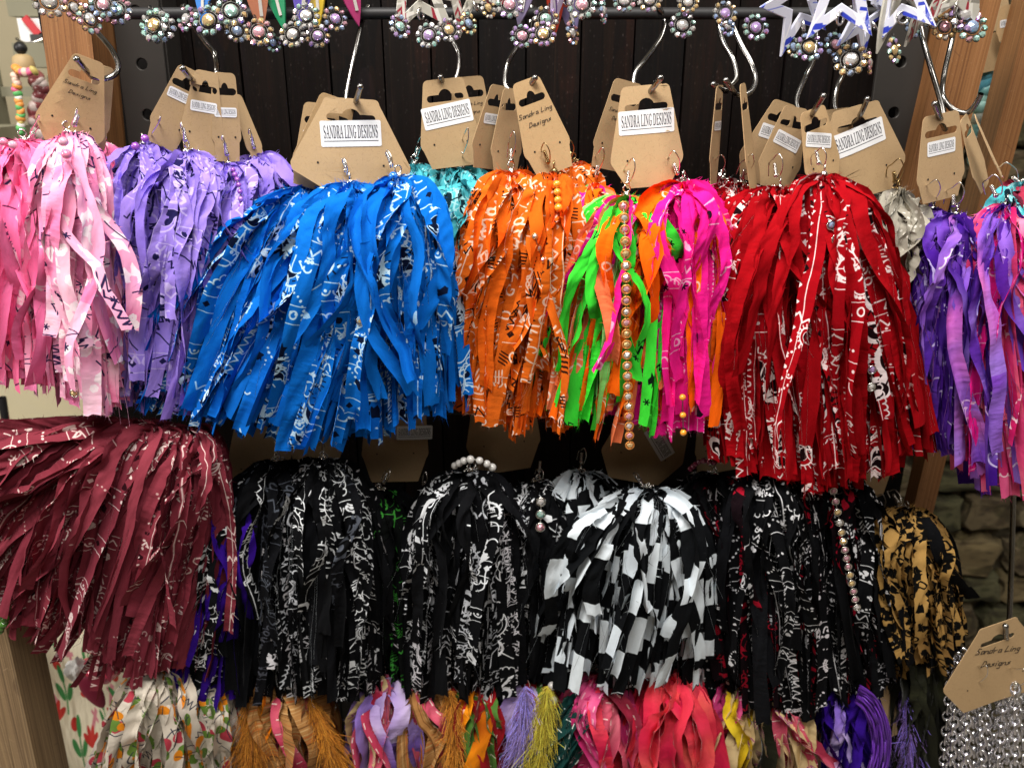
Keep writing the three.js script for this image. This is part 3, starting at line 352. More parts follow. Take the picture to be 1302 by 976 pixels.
// one torn strip of cloth along a path: gathered at the cap, cupped, crumpled and kinked, with torn edges and short hairs
function stripGeo(rng, path, outward, width, o = {}) {
  const N = o.seg ?? 34, K = 4, pos = [], uv = [], idx = [], p = V(), q = V(), tan = V(), side = V(), nrm = V(), f1 = 1.5 + rng() * 2.5, f2 = 4 + rng() * 6, ph1 = rng() * 6.3, ph2 = rng() * 6.3;
  const tw = o.twist ?? 0.9, wav = (o.wave ?? 0.6) * 0.0045, tw0 = (rng() - 0.5) * 0.9 * tw, tw1 = (rng() - 0.5) * 1.7 * tw, twa = rng() * 0.5 * tw, curl0 = rng() < 0.25 ? 0.5 : (rng() - 0.4) * 0.26, curl1 = (rng() - 0.35) * 0.2, curlP = rng() * 6;
  const kinks = [...Array(1 + Math.floor(rng() * 3))].map(() => [0.2 + rng() * 0.75, (rng() - 0.5) * 0.04 * (o.wave ?? 0.8), (rng() - 0.4) * 0.016, (rng() - 0.5) * 1.5 * tw]);
  const crA = 0.0003 + rng() * 0.0005, cr = [...Array(4)].map(() => [20 + rng() * 55, rng() * 6.3, 1 + rng() * 3, rng() * 6.3]);
  let u0 = rng(), v0 = rng(); if (o.snap) u0 = (Math.floor(u0 * o.snap) + 0.5) / o.snap; const cutSkew = (rng() - 0.5) * 0.5, notch = rng() < 0.1 ? 0.35 : 0, turn = !o.snap && rng() < 0.4;
  let len = 0, eL = 0, eR = 0; const eps = 1e-3, rows = [];
  for (let i = 0; i <= N; i++) {
    const t = i / N; path(t, p); path(Math.min(1, t + eps), q); if (t >= 1) { path(1 - eps, q); tan.copy(p).sub(q); } else tan.copy(q).sub(p); tan.normalize();
    nrm.copy(outward).addScaledVector(tan, -outward.dot(tan)).normalize(); side.crossVectors(nrm, tan).normalize();
    let kx = 0, kz = 0, a = tw0 + tw1 * t + twa * Math.sin(f1 * 2 * t + ph1);
    for (const [tk, dx, dz, da] of kinks) { const e = Math.max(0, t - tk); kx += dx * e; kz += dz * e; a += da * Math.min(1, e / 0.06) * (e > 0 ? 1 : 0) * 0.6; }
    const ca = Math.cos(a), sa = Math.sin(a), sx = side.x * ca + nrm.x * sa, sy = side.y * ca + nrm.y * sa, sz = side.z * ca + nrm.z * sa, nx = nrm.x * ca - side.x * sa, ny = nrm.y * ca - side.y * sa, nz = nrm.z * ca - side.z * sa;
    const amp = wav * t * (1 - 0.3 * t), wx = amp * Math.sin(f1 * 3.1 * t + ph1) + kx, wz = amp * 0.8 * Math.sin(f2 * t + ph2) + kz;
    if (i) { path(t - 1 / N, q); len += p.distanceTo(q); }
    eL = eL * 0.5 + (rng() - 0.5) * 0.15; eR = eR * 0.5 + (rng() - 0.5) * 0.15;
    const w = width * (0.4 + 0.6 * Math.min(1, t / 0.16)) * (1 + 0.06 * Math.sin(f2 * 3 * t + ph2)), curl = curl0 + curl1 * Math.sin(f1 * 2.2 * t + curlP) + (t < 0.15 ? 0.4 * (1 - t / 0.15) : 0);
    for (let k = 0; k <= K; k++) {
      const c = k / K * 2 - 1; let crumple = 0; for (const [fa, pa, fb, pb] of cr) crumple += Math.sin(fa * t + pa + c * fb) * Math.cos(c * fb * 0.8 + pb);
      const h = w * curl * (c * c - 0.5) + crA * crumple * Math.min(1, t * 6), ext = i === N ? c * cutSkew * width * 0.3 - (Math.abs(c) < 0.2 ? notch * width : 0) + (rng() - 0.5) * width * 0.15 : 0, b = w * 0.5 * c * (1 + (c < -0.9 ? eL : c > 0.9 ? eR : 0));
      pos.push(p.x + sx * b + nx * h + wx * side.x + wz * nrm.x + tan.x * ext, p.y + sy * b + ny * h + wx * side.y + wz * nrm.y + tan.y * ext, p.z + sz * b + nz * h + wx * side.z + wz * nrm.z + tan.z * ext);
      const U = u0 + width * 0.5 * c / 0.2, W = v0 + len / 0.2; if (turn) uv.push(W, U); else uv.push(U, W);
    }
    rows.push([sx, sy, sz, tan.x, tan.y, tan.z]);
  }
  for (let i = 0; i < N; i++) for (let k = 0; k < K; k++) { const a = i * (K + 1) + k, b = a + K + 1; idx.push(a, b, a + 1, a + 1, b, b + 1); }
  const hairs = o.hairs ?? 26; for (let n = 0; n < hairs; n++) { // hairs of the torn edges and of the cut end
    const end = n % 4 === 0, i = end ? N : 1 + Math.floor(rng() * (N - 1)), k = end ? Math.floor(rng() * (K + 1)) : rng() < 0.5 ? 0 : K, v = (i * (K + 1) + k), s = end ? (rng() - 0.5) * 0.8 : k ? 1 : -1, L = 0.0012 + rng() * rng() * 0.006, d = end ? 1 : (rng() - 0.3) * 1.4, [sx, sy, sz, tx, ty, tz] = rows[i], X = pos[v * 3], Y = pos[v * 3 + 1], Z = pos[v * 3 + 2], g = 0.00022, at0 = pos.length / 3, zz = (rng() - 0.2) * L * 0.6;
    pos.push(X - tx * g - sx * s * g, Y - ty * g - sy * s * g, Z - tz * g, X + tx * g - sx * s * g, Y + ty * g - sy * s * g, Z + tz * g, X + (sx * s + tx * d) * L, Y + (sy * s + ty * d) * L, Z + (sz * s + tz * d) * L + zz);
    for (let m = 0; m < 3; m++) uv.push(uv[v * 2], uv[v * 2 + 1]); idx.push(at0, at0 + 1, at0 + 2);
  }
  const g = new THREE.BufferGeometry(); g.setAttribute('position', new THREE.Float32BufferAttribute(pos, 3)); g.setAttribute('uv', new THREE.Float32BufferAttribute(uv, 2)); g.setIndex(idx); g.computeVertexNormals(); return g;
}
// filigree cap and findings, shared
const capGeo = (() => {
  const l = []; l.push(new THREE.LatheGeometry([[0.0006, 0.0052], [0.0018, 0.0046], [0.0028, 0.003], [0.0046, 0.0004], [0.0062, -0.0032], [0.0056, -0.0034], [0.004, 0]].map(([x, y]) => new THREE.Vector2(x, y)), 20));
  for (let i = 0; i < 9; i++) { const a = i / 9 * 6.283; l.push(at(new THREE.TorusGeometry(0.0018, 0.00055, 6, 12), Math.cos(a) * 0.0064, -0.0026, Math.sin(a) * 0.0064, 0.5, -a + Math.PI / 2, 0)); l.push(at(new THREE.SphereGeometry(0.0011, 8, 6), Math.cos(a + 0.35) * 0.0046, 0.0006, Math.sin(a + 0.35) * 0.0046)); }
  return merge(l);
})();
const ringGeo = new THREE.TorusGeometry(0.0024, 0.00055, 7, 18);
const coilGeo = (() => { const l = [new THREE.CylinderGeometry(0.0009, 0.0009, 0.0075, 8)]; for (let i = 0; i < 8; i++) l.push(at(new THREE.TorusGeometry(0.001, 0.0004, 5, 10), 0, -0.0033 + i * 0.00095, 0, Math.PI / 2)); return merge(l); })();
const ballGeo = new THREE.SphereGeometry(0.0018, 12, 9);
function findings(g, capP, holeP, metal, rng) { // ear wire from the card down to the cap
  const up = holeP.clone().sub(capP), L = up.length(); if (L < 0.012) up.setLength(0.012);
  const cap = mesh('filigree_cap', capGeo, metal, g); cap.position.set(0, 0.002, 0); cap.rotation.set(0.45 + rng() * 0.3, rng() * 3, (rng() - 0.5) * 0.5);
  const r1 = mesh('jump_ring', ringGeo, metal, g); r1.position.set(0, 0.0088, 0.001); r1.rotation.set(0, rng() * 2, 0);
  const c0 = up.clone().setLength(0.0145), d = c0.clone().normalize(), w = mesh('ear_wire', wire([c0, up.clone().multiplyScalar(0.55).add(V(0.001, 0, 0.006)), up.clone().multiplyScalar(0.86).add(V(0.003, 0.001, 0.0085)), up.clone().multiplyScalar(1.06).add(V(0.0015, 0.0015, 0.006)), up.clone().multiplyScalar(1.0).add(V(-0.0008, -0.001, 0.0012)), up.clone().multiplyScalar(0.8).add(V(-0.002, 0, -0.006)), up.clone().multiplyScalar(0.45).add(V(-0.003, 0, -0.008))], 0.00042, 34, 6), metal, g);
  const co = mesh('wire_coil', coilGeo, metal, w); co.position.copy(up.clone().setLength(0.017)); co.quaternion.setFromUnitVectors(V(0, 1, 0), d); const ball = mesh('wire_ball', ballGeo, metal, w); ball.position.copy(up.clone().setLength(0.0125));
}
const stoneGeo = (() => { const g = new THREE.IcosahedronGeometry(0.0026, 0); g.scale(1, 1, 0.75); return g; })(), cupGeo = new THREE.TorusGeometry(0.003, 0.0007, 6, 16), beadGeo = new THREE.SphereGeometry(0.0031, 14, 10);
function beadLine(g, base, pts, n, kind, mats, r = 1) { // a string of beads or cup-set stones lying over the strips
  const c = new THREE.CatmullRomCurve3(pts.map(([x, y, z]) => P(x, y, z).sub(base))), rng = rngOf(n * 31 + Math.floor(pts[0][0]));
  const s = mesh('bead_string', new THREE.TubeGeometry(c, 30, 0.0004, 5), M.darksilver, g);
  for (let i = 0; i < n; i++) { const m = mats[Math.floor(rng() * mats.length)], b = mesh(kind === 'stone' ? 'rhinestone' : 'bead', kind === 'stone' ? stoneGeo : beadGeo, m, s); b.position.copy(c.getPointAt(n > 1 ? i / (n - 1) : 0)); b.scale.setScalar(r * (0.92 + rng() * 0.16)); b.rotation.set(rng() * 0.5, rng() * 0.5, rng() * 3); if (kind === 'stone') { const q = new THREE.Mesh(cupGeo, mats.cup ?? M.silver); q.name = 'stone_cup'; b.userData.cup = q; q.position.copy(b.position); q.scale.setScalar(r); s.add(q); } }
}
let seedN = 100;
function tassel(label, t) {
  const rng = rngOf(seedN += 7), [cx, cy] = t.cap, z = t.z ?? -0.02, base = P(cx, cy, z), g = thing('tassel_earring', label, 'earring', base, t.group), D = t.D ?? 0.034, n = Math.round((t.n ?? 70) * 1.45), W = (t.w ?? 0.0104) * 0.9;
  const [b0, b1] = t.bx, tw = t.tw, kinds = Object.entries(t.f), sum = kinds.reduce((a, k) => a + k[1], 0), rise = t.rise ?? 5, base0 = V();
  const one = (phi, s, k, len = 1) => {
    const u = Math.sin(phi) * s, zf = Math.cos(phi) * s, jit = (rng() - 0.5) * (t.mess ?? 0.42);
    const ue = Math.max(-1.06, Math.min(1.06, u * (0.85 + 0.15 * s) + jit)), exF = (b0 + b1) / 2 + ue * (b1 - b0) / 2, ex = exF + (cx + (t.dome ? t.dome[0] : 0) + u * tw - exF) * (1 - len) * 0.8;
    const bot = (Array.isArray(t.by) ? t.by[0] + (t.by[1] - t.by[0]) * (ue + 1) / 2 : t.by) - Math.abs(ue) ** 2.2 * (t.sag ?? 18) - (1 - s) * 25 - rng() * (t.rag ?? 36), ey = cy + (bot - cy) * len;
    const zEnd = z + D * (t.foot ?? 0.8) * zf + (rng() - 0.5) * 0.004, zTop = z + D * 0.95 * zf * (0.75 + s * 0.25);
    const dx = t.dome ? t.dome[0] : 0;
    const p0 = V((rng() - 0.5) * 0.004, (rng() - 0.5) * 0.002, (rng() - 0.5) * 0.004);
    const h = bot - cy, p1 = P(cx + dx * 0.5 + u * tw * 1.15, cy - rise * (0.3 + s) * (0.4 + rng() * rng() * 2.6) + (t.drop ?? 0) * h * 0.1, zTop).sub(base), p2 = P(cx + dx + u * tw * 1.25 + (ex - cx) * 0.22, cy + (ey - cy) * 0.38, zTop + (zEnd - zTop) * 0.3 + D * 0.28 * Math.max(0, zf)).sub(base), p3 = P(ex, ey, zEnd).sub(base);
    const path = (q, out) => bez(p0, p1, p2, p3, q, out), out = V(Math.sin(phi) * 0.85, 0.18, Math.max(0.15, Math.cos(phi)) + 0.2).normalize();
    return [path, out];
  };
  const pick = () => { let r = rng() * sum; for (const [k, w] of kinds) if ((r -= w) <= 0) return k; return kinds[0][0]; };
  for (let i = 0; i < n; i++) {
    const shell = 0.35 + 0.65 * Math.sqrt((i + 0.5) / n), phi = (((i * 0.61803) % 1) * 2 - 1) * 1.75, fab = fabrics[pick()], [path, out] = one(phi, shell, i, rng() < (t.tier ?? 0.5) ? 0.6 + rng() * 0.34 : 1);
    mesh('fabric_strip', stripGeo(rng, path, out, W * (0.62 + rng() * 0.72), { snap: fab.snap, wave: t.wave, twist: t.twist, seg: t.seg }), fab.mats[Math.floor(rng() * fab.mats.length)], g);
  }
  for (let i = 0; i < (t.stray ?? 11); i++) { // a few strips that cross the others on the outside
    const fab = fabrics[pick()], [path, out] = one((rng() - 0.5) * 1.6, 1.08, i, 0.55 + rng() * 0.4), k = (rng() - 0.5) * 0.05, kk = 0.3 + rng() * 0.4, p2 = (q, o) => { path(q, o); o.x += k * Math.sin(Math.PI * Math.min(1, q / kk * 0.7)) * q; o.z += 0.006 * Math.sin(q * 3); return o; };
    mesh('fabric_strip', stripGeo(rng, p2, out, W * (0.8 + rng() * 0.4), { snap: fab.snap, twist: 1.6, wave: 2 }), fab.mats[0], g);
  }
  // threads pulled out of the torn edges
  const th = []; for (let i = 0; i < (t.threads ?? 26); i++) {
    const [path] = one((rng() - 0.5) * 2.4, 1.03, i), a = rng() * 0.8, l = 0.08 + rng() * 0.25, kx = (rng() - 0.5) * 0.03, kz = rng() * 0.008, pts = []; for (let k = 0; k <= 7; k++) { const q = Math.min(1, a + l * k / 7), o = path(q, V()); const e = k / 7; pts.push(V(o.x + kx * e * e + (rng() - 0.5) * 0.0012, o.y + (rng() - 0.5) * 0.001, o.z + 0.002 + kz * e)); }
    th.push(new THREE.TubeGeometry(new THREE.CatmullRomCurve3(pts), 12, 0.00014, 3));
  }
  if (th.length) mesh('frayed_threads', merge(th), fabrics[t.thread ?? kinds[0][0]].mats[0], g, 'stuff');
  if (!t.nocap) { const hp = t.hole ? P(t.hole[0], t.hole[1], t.hole[2] ?? z + 0.008).sub(base) : P(cx - 3, cy - 44, z - 0.006).sub(base); findings(g, V(), hp, t.metal ?? M.silver, rng); }
  for (const b of t.beads ?? []) beadLine(g, base, b.p, b.n, b.k, b.m, b.r);
  return g;
}
const glass = (c, rough = 0.12) => phys(c, rough, 0.1, { clearcoat: 0.8 });
const B = { pink: [glass([0.85, 0.25, 0.42]), glass([0.75, 0.4, 0.55])], purple: [glass([0.35, 0.1, 0.55]), glass([0.45, 0.2, 0.65])], blue: [glass([0.02, 0.2, 0.7]), glass([0.1, 0.35, 0.8])], orange: [glass([0.9, 0.35, 0.03])], red: [glass([0.12, 0.005, 0.03])], pearl: [M.pearl], ab: crystals, amber: Object.assign([crystals[2], crystals[1], crystals[0]], { cup: std([0.8, 0.32, 0.08], 0.3, 0.6) }), green: [glass([0.2, 0.5, 0.05])] };

// bright row, left to right
tassel('solid pink tassel earring at the frame edge, plain torn strips', { cap: [32, 186], hole: [52, 150, 0.004], z: -0.02, tw: 52, bx: [-45, 100], by: [500, 505], n: 80, f: { pink: 4, plainpink: 5 }, beads: [{ p: [[4, 180, 0.012], [16, 184, 0.014]], n: 2, k: 'bead', m: B.pink, r: 0.95 }] });
tassel('pale pink tassel earring printed with white flowers and dark squiggles', { cap: [88, 176], hole: [100, 142, 0.004], z: -0.005, tw: 40, bx: [52, 168], by: [515, 545], n: 60, sag: 6, rag: 34, f: { palepink: 7, pink: 2 }, thread: 'palepink', beads: [{ p: [[80, 180, 0.03], [84, 196, 0.034]], n: 2, k: 'bead', m: B.pink, r: 0.95 }, { p: [[88, 470, 0.03], [94, 500, 0.03]], n: 2, k: 'stone', m: B.ab, r: 0.9 }] });
tassel('shaded pink tassel earring behind the tilted card, mostly hidden', { cap: [134, 190], hole: [122, 158, -0.02], z: -0.06, tw: 26, bx: [108, 172], by: 480, n: 36, f: { pink: 3, plainpink: 1 } });
tassel('lavender tassel earring next to the pink ones, many dark-lined strips', { cap: [184, 190], hole: [205, 152, -0.012], z: -0.035, tw: 44, bx: [122, 226], by: [505, 530], n: 64, f: { lavender: 6, plainlavender: 2 }, beads: [{ p: [[172, 186, -0.01], [184, 176, -0.01]], n: 2, k: 'bead', m: B.purple, r: 0.9 }] });
tassel('lavender tassel earring with broad plain strips under the middle card', { cap: [240, 200], hole: [232, 160, -0.012], z: -0.018, tw: 46, bx: [152, 262], by: 535, n: 66, f: { plainlavender: 5, lavender: 4 } });
tassel('lavender tassel earring with a purple bead string, beside blue strips', { cap: [292, 216], hole: [284, 176, -0.02], z: -0.03, tw: 38, bx: [236, 330], by: 470, n: 50, f: { lavender: 5, plainlavender: 3 }, beads: [{ p: [[296, 216, -0.004], [304, 238, 0.006], [307, 280, 0.01]], n: 9, k: 'bead', m: B.purple, r: 0.6 }] });
tassel('rear lavender tassel earring just above the blue tassels', { cap: [326, 204], hole: [318, 168, -0.04], z: -0.055, tw: 46, bx: [270, 400], by: 420, n: 54, f: { lavender: 5, plainlavender: 3 } });
tassel('left blue tassel earring, strips sweeping out toward the lavender ones', { cap: [398, 246], hole: [404, 214, -0.01], z: -0.02, tw: 84, bx: [176, 372], by: [528, 570], dome: [-26], n: 110, sag: 0, D: 0.042, f: { blue: 4, plainblue: 5 }, mess: 0.44 });
tassel('middle blue tassel earring, hanging from the front of the large card', { cap: [446, 240], hole: [437, 205, 0.002], z: 0.0, tw: 62, bx: [262, 468], by: [560, 582], n: 100, D: 0.042, f: { blue: 4, plainblue: 5 }, mess: 0.44, beads: [{ p: [[459, 385, 0.05], [459, 408, 0.05]], n: 2, k: 'stone', m: B.ab, r: 0.9 }] });
tassel('right blue tassel earring with blue glass beads, beside the turquoise', { cap: [507, 232], hole: [492, 195, 0.002], z: 0.006, tw: 50, bx: [452, 580], by: [575, 540], n: 84, D: 0.038, f: { blue: 4, plainblue: 5 }, beads: [{ p: [[462, 244, 0.02], [466, 274, 0.03], [466, 312, 0.034]], n: 6, k: 'bead', m: B.blue, r: 0.75 }, { p: [[500, 224, 0.014], [498, 236, 0.024]], n: 2, k: 'bead', m: B.blue, r: 1.0 }] });
tassel('turquoise tassel earring, mostly hidden behind the right blue tassel', { cap: [528, 216], hole: [533, 178, -0.05], z: -0.065, tw: 30, bx: [498, 562], by: 420, n: 40, f: { turquoise: 1 } });
tassel('turquoise tassel earring with dark paisley print under its card', { cap: [584, 222], hole: [592, 168, -0.03], z: -0.05, tw: 44, bx: [540, 622], by: 440, n: 52, f: { turquoise: 1 } });
tassel('left orange tassel earring printed with white letters and dashes', { cap: [650, 226], hole: [650, 172, -0.012], z: -0.02, tw: 56, bx: [560, 684], by: [530, 560], n: 84, f: { orange: 5, plainorange: 4 }, mess: 0.44 });
tassel('right orange tassel earring, narrower with gold orange beads', { cap: [704, 226], hole: [690, 186, -0.004], z: -0.012, tw: 34, bx: [636, 742], by: [566, 555], n: 64, f: { orange: 4, plainorange: 4 }, metal: M.bronze, beads: [{ p: [[708, 234, 0.018], [710, 264, 0.024]], n: 4, k: 'bead', m: B.orange, r: 0.85 }, { p: [[680, 300, 0.03], [690, 330, 0.03]], n: 3, k: 'stone', m: B.amber, r: 0.6 }] });
tassel('orange tassel earring in the shade between the two bright groups', { cap: [728, 214], hole: [722, 182, -0.03], z: -0.055, tw: 30, bx: [694, 776], by: 430, n: 40, f: { orange: 4, plainorange: 2 }, metal: M.bronze });
tassel('multicolour tassel earring behind, pink and coral top under the handwritten card', { cap: [756, 240], hole: [762, 192, -0.018], z: -0.035, tw: 28, bx: [700, 776], by: 540, n: 44, f: { hotpink: 3, coral: 3, palegreen: 2, neonorange: 3 } });
tassel('neon green and orange tassel earring with a long rhinestone chain', { cap: [796, 256], hole: [800, 206, 0.004], z: 0.0, tw: 52, bx: [672, 842], by: [560, 580], n: 84, w: 0.0098, D: 0.032, twist: 1.2, rag: 60, f: { neongreen: 8, neonorange: 4, coral: 4, palegreen: 1.4, hotpink: 1.6 }, mess: 0.3, thread: 'coral', beads: [{ p: [[793, 262, 0.034], [796, 330, 0.046], [797, 440, 0.044], [801, 566, 0.038]], n: 23, k: 'stone', m: B.amber, r: 0.92 }] });
tassel('hot pink and orange neon tassel earring, right one of the neon pair', { cap: [868, 238], hole: [852, 196, 0.004], z: -0.008, tw: 56, bx: [812, 916], by: [570, 550], n: 84, w: 0.0098, twist: 1.1, rag: 44, f: { hotpink: 15, neonorange: 2, coral: 0.8, palegreen: 0.4 }, mess: 0.44, beads: [{ p: [[868, 505, 0.03], [869, 550, 0.03]], n: 3, k: 'bead', m: B.orange, r: 0.8 }] });
tassel('shaded red tassel earring deep behind the neon pink', { cap: [918, 234], hole: [912, 200, -0.03], z: -0.075, tw: 30, bx: [884, 960], by: 560, n: 44, f: { red: 1 } });
tassel('narrow red tassel earring to the left of the large red ones', { cap: [942, 240], hole: [950, 200, -0.022], z: -0.045, tw: 48, bx: [900, 1000], by: 580, n: 66, f: { red: 6, plainred: 2 } });
tassel('large bright red tassel earring, left of the red pair, plain lower strips', { cap: [990, 246], hole: [984, 200, -0.014], z: -0.012, tw: 78, bx: [904, 1090], by: [600, 645], n: 110, D: 0.044, f: { red: 3, plainred: 6 }, mess: 0.44 });
tassel('large bright red tassel earring, right of the red pair, with beads', { cap: [1046, 230], hole: [1038, 192, 0.0], z: 0.0, tw: 64, bx: [1000, 1184], by: [645, 600], dome: [10], n: 110, D: 0.044, f: { red: 4, plainred: 6 }, mess: 0.44, beads: [{ p: [[1058, 286, 0.044], [1064, 303, 0.047], [1071, 320, 0.05], [1077, 338, 0.05]], n: 4, k: 'stone', m: B.ab, r: 0.95 }, { p: [[1109, 470, 0.044], [1108, 492, 0.044]], n: 2, k: 'stone', m: B.ab, r: 0.9 }] });
tassel('grey cotton tassel earring squeezed between red and purple', { cap: [1140, 248], hole: [1136, 206, -0.022], z: -0.034, tw: 26, bx: [1130, 1178], by: 505, n: 50, f: { greycotton: 1 }, metal: M.bronze });
tassel('dark purple tassel earring under the left side of its card', { cap: [1184, 272], hole: [1182, 232, -0.004], z: -0.03, tw: 32, bx: [1152, 1232], by: 575, n: 64, f: { purpletie: 1 } });
tassel('purple tie-dyed tassel earring with many pulled threads', { cap: [1214, 280], hole: [1212, 236, -0.004], z: -0.012, tw: 44, bx: [1168, 1290], by: [575, 610], n: 100, f: { purpletie: 7, purplepink: 2 }, threads: 110, thread: 'purplepink', mess: 0.44 });
tassel('pink and lilac tassel earring cut off by the frame edge', { cap: [1276, 268], hole: [1256, 226, 0.0], z: 0.0, tw: 50, bx: [1226, 1350], by: [630, 645], n: 96, f: { rosetie: 5, purplepink: 2, purpletie: 3, hotpink: 1 }, threads: 50, thread: 'purplepink', mess: 0.44 });
tassel('teal silk tassel earring at the frame edge, only its top showing', { cap: [1304, 240], hole: [1272, 210, -0.01], z: -0.03, tw: 30, bx: [1290, 1340], by: 420, n: 24, f: { turquoise: 2, rosesilk: 1 } });

// dark row, left to right
tassel('maroon tassel earring fanning widely toward the frame edge', { cap: [176, 540], hole: [176, 500, -0.05], z: -0.03, tw: 130, nocap: true, bx: [-190, 80], by: [600, 840], dome: [-90], sag: -30, n: 130, D: 0.04, w: 0.0105, f: { maroon: 5, plainmaroon: 6 }, rag: 50, threads: 40, rise: 6 });
tassel('maroon tassel earring in the middle of the maroon fan', { cap: [205, 546], hole: [205, 500, -0.05], z: -0.022, tw: 96, nocap: true, bx: [0, 215], by: [800, 880], dome: [-36], sag: 0, n: 110, D: 0.042, w: 0.0105, f: { maroon: 5, plainmaroon: 6 }, rag: 60 });
tassel('maroon tassel earring on the purple side of the maroon fan', { cap: [244, 548], hole: [240, 500, -0.05], z: -0.022, tw: 46, nocap: true, bx: [120, 272], by: [880, 860], sag: 6, n: 90, D: 0.04, w: 0.0108, f: { maroon: 6, plainmaroon: 5 }, rag: 60 });
tassel('deep purple and black tassel earring beside the maroon fan', { cap: [302, 640], hole: [328, 596, -0.06], z: -0.034, tw: 22, bx: [204, 300], by: [895, 905], dome: [-10], n: 70, f: { deeppurple: 6, blackprint: 5 }, thread: 'deeppurple' });
tassel('black tassel earring with faint grey print, next to the purple', { cap: [352, 592], hole: [350, 560, -0.06], z: -0.035, tw: 56, bx: [244, 410], by: 900, n: 84, f: { plainblack: 4, blackgrey: 4, blackprint: 2 } });
tassel('black tassel earring with bold white paisley strips', { cap: [412, 590], hole: [410, 560, -0.06], z: -0.018, tw: 54, bx: [340, 492], by: [890, 905], n: 84, f: { blackprint: 5, plainblack: 4, blackgrey: 1 }, thread: 'check' });
tassel('black tassel earring with green printed strips', { cap: [482, 630], hole: [494, 596, -0.05], z: -0.045, tw: 50, bx: [430, 560], by: 890, n: 64, f: { blackgreen: 4, plainblack: 4 } });
tassel('black and white paisley tassel earring under an arc of pearls', { cap: [596, 606], hole: [612, 580, -0.06], z: -0.025, tw: 68, bx: [508, 680], by: 900, n: 96, D: 0.04, f: { blackdense: 5, plainblack: 4 }, beads: [{ p: [[578, 592, -0.004], [596, 584, 0.008], [612, 586, 0.01], [626, 594, 0.004]], n: 7, k: 'bead', m: B.pearl, r: 0.95 }] });
tassel('narrow dark paisley tassel earring with a short rhinestone drop', { cap: [684, 618], hole: [686, 596, -0.05], z: -0.045, tw: 38, bx: [616, 716], by: 890, n: 56, f: { blackdense: 5, blackprint: 3, plainblack: 3 }, beads: [{ p: [[688, 638, -0.01], [687, 670, 0.0]], n: 3, k: 'stone', m: B.ab, r: 1.15 }, { p: [[702, 872, -0.01], [703, 890, -0.01]], n: 2, k: 'bead', m: B.pearl, r: 1.3 }] });
tassel('rear black and white checked tassel earring, strips flung sideways', { cap: [738, 606], hole: [740, 570, -0.06], z: -0.055, tw: 50, bx: [680, 800], by: 860, n: 50, w: 0.0115, f: { check: 1 }, mess: 0.6, twist: 1.8 });
tassel('black and white checked tassel earring, widest of the dark row', { cap: [824, 628], hole: [806, 600, -0.04], z: -0.018, tw: 72, bx: [688, 896], by: [885, 895], n: 96, w: 0.0112, D: 0.042, f: { check: 1 }, mess: 0.44, twist: 1.1, threads: 60 });
tassel('black tassel earring with red strips and dark red bead top', { cap: [908, 608], hole: [900, 580, -0.06], z: -0.045, tw: 54, bx: [860, 1010], by: 905, n: 72, f: { whitedots: 5, blackred: 4, plainblack: 2 }, beads: [{ p: [[878, 596, -0.02], [892, 586, -0.012], [908, 588, -0.01]], n: 7, k: 'bead', m: B.red, r: 0.7 }] });
tassel('black tassel earring with white dots and red centre strips', { cap: [984, 600], hole: [980, 570, -0.06], z: -0.022, tw: 64, bx: [930, 1078], by: 915, n: 90, D: 0.04, f: { whitedots: 6, blackred: 4, plainblack: 3 }, mess: 0.44 });
tassel('black white-dotted tassel earring with a pink rhinestone chain', { cap: [1068, 612], hole: [1066, 580, -0.06], z: -0.03, tw: 50, bx: [1024, 1140], by: [915, 890], n: 84, f: { whitedots: 7, blackred: 2, plainblack: 3 }, beads: [{ p: [[1060, 624, 0.012], [1068, 664, 0.022], [1078, 716, 0.022], [1090, 772, 0.02]], n: 14, k: 'stone', m: [crystals[1], crystals[0], crystals[2]], r: 0.85 }] });
tassel('leopard tassel earring, darker left one of two', { cap: [1118, 662], hole: [1116, 628, -0.06], z: -0.06, tw: 30, bx: [1090, 1168], by: 885, n: 50, f: { leopard: 3, plainblack: 4, whitedots: 2 }, metal: M.darksilver });
tassel('gold and black leopard print tassel earring beside the stone wall', { cap: [1150, 652], hole: [1132, 622, -0.06], z: -0.034, tw: 44, bx: [1128, 1224], by: [880, 850], n: 60, rag: 50, f: { leopard: 7, plainblack: 1 }, metal: M.darksilver });

tassel('black tassel earring in shade between the green-printed and pearl ones', { cap: [540, 640], hole: [540, 600, -0.09], z: -0.085, tw: 44, bx: [480, 600], by: 880, n: 50, f: { plainblack: 4, blackgrey: 3, blackprint: 2 } });
tassel('black tassel earring in shade left of the red and white dotted ones', { cap: [880, 640], hole: [880, 600, -0.09], z: -0.085, tw: 44, bx: [830, 950], by: 880, n: 44, f: { plainblack: 4, whitedots: 3 } });
tassel('black tassel earring in shade behind the white-printed black ones', { cap: [440, 620], hole: [440, 590, -0.09], z: -0.085, tw: 44, bx: [380, 500], by: 890, n: 44, f: { plainblack: 4, blackgrey: 4 } });

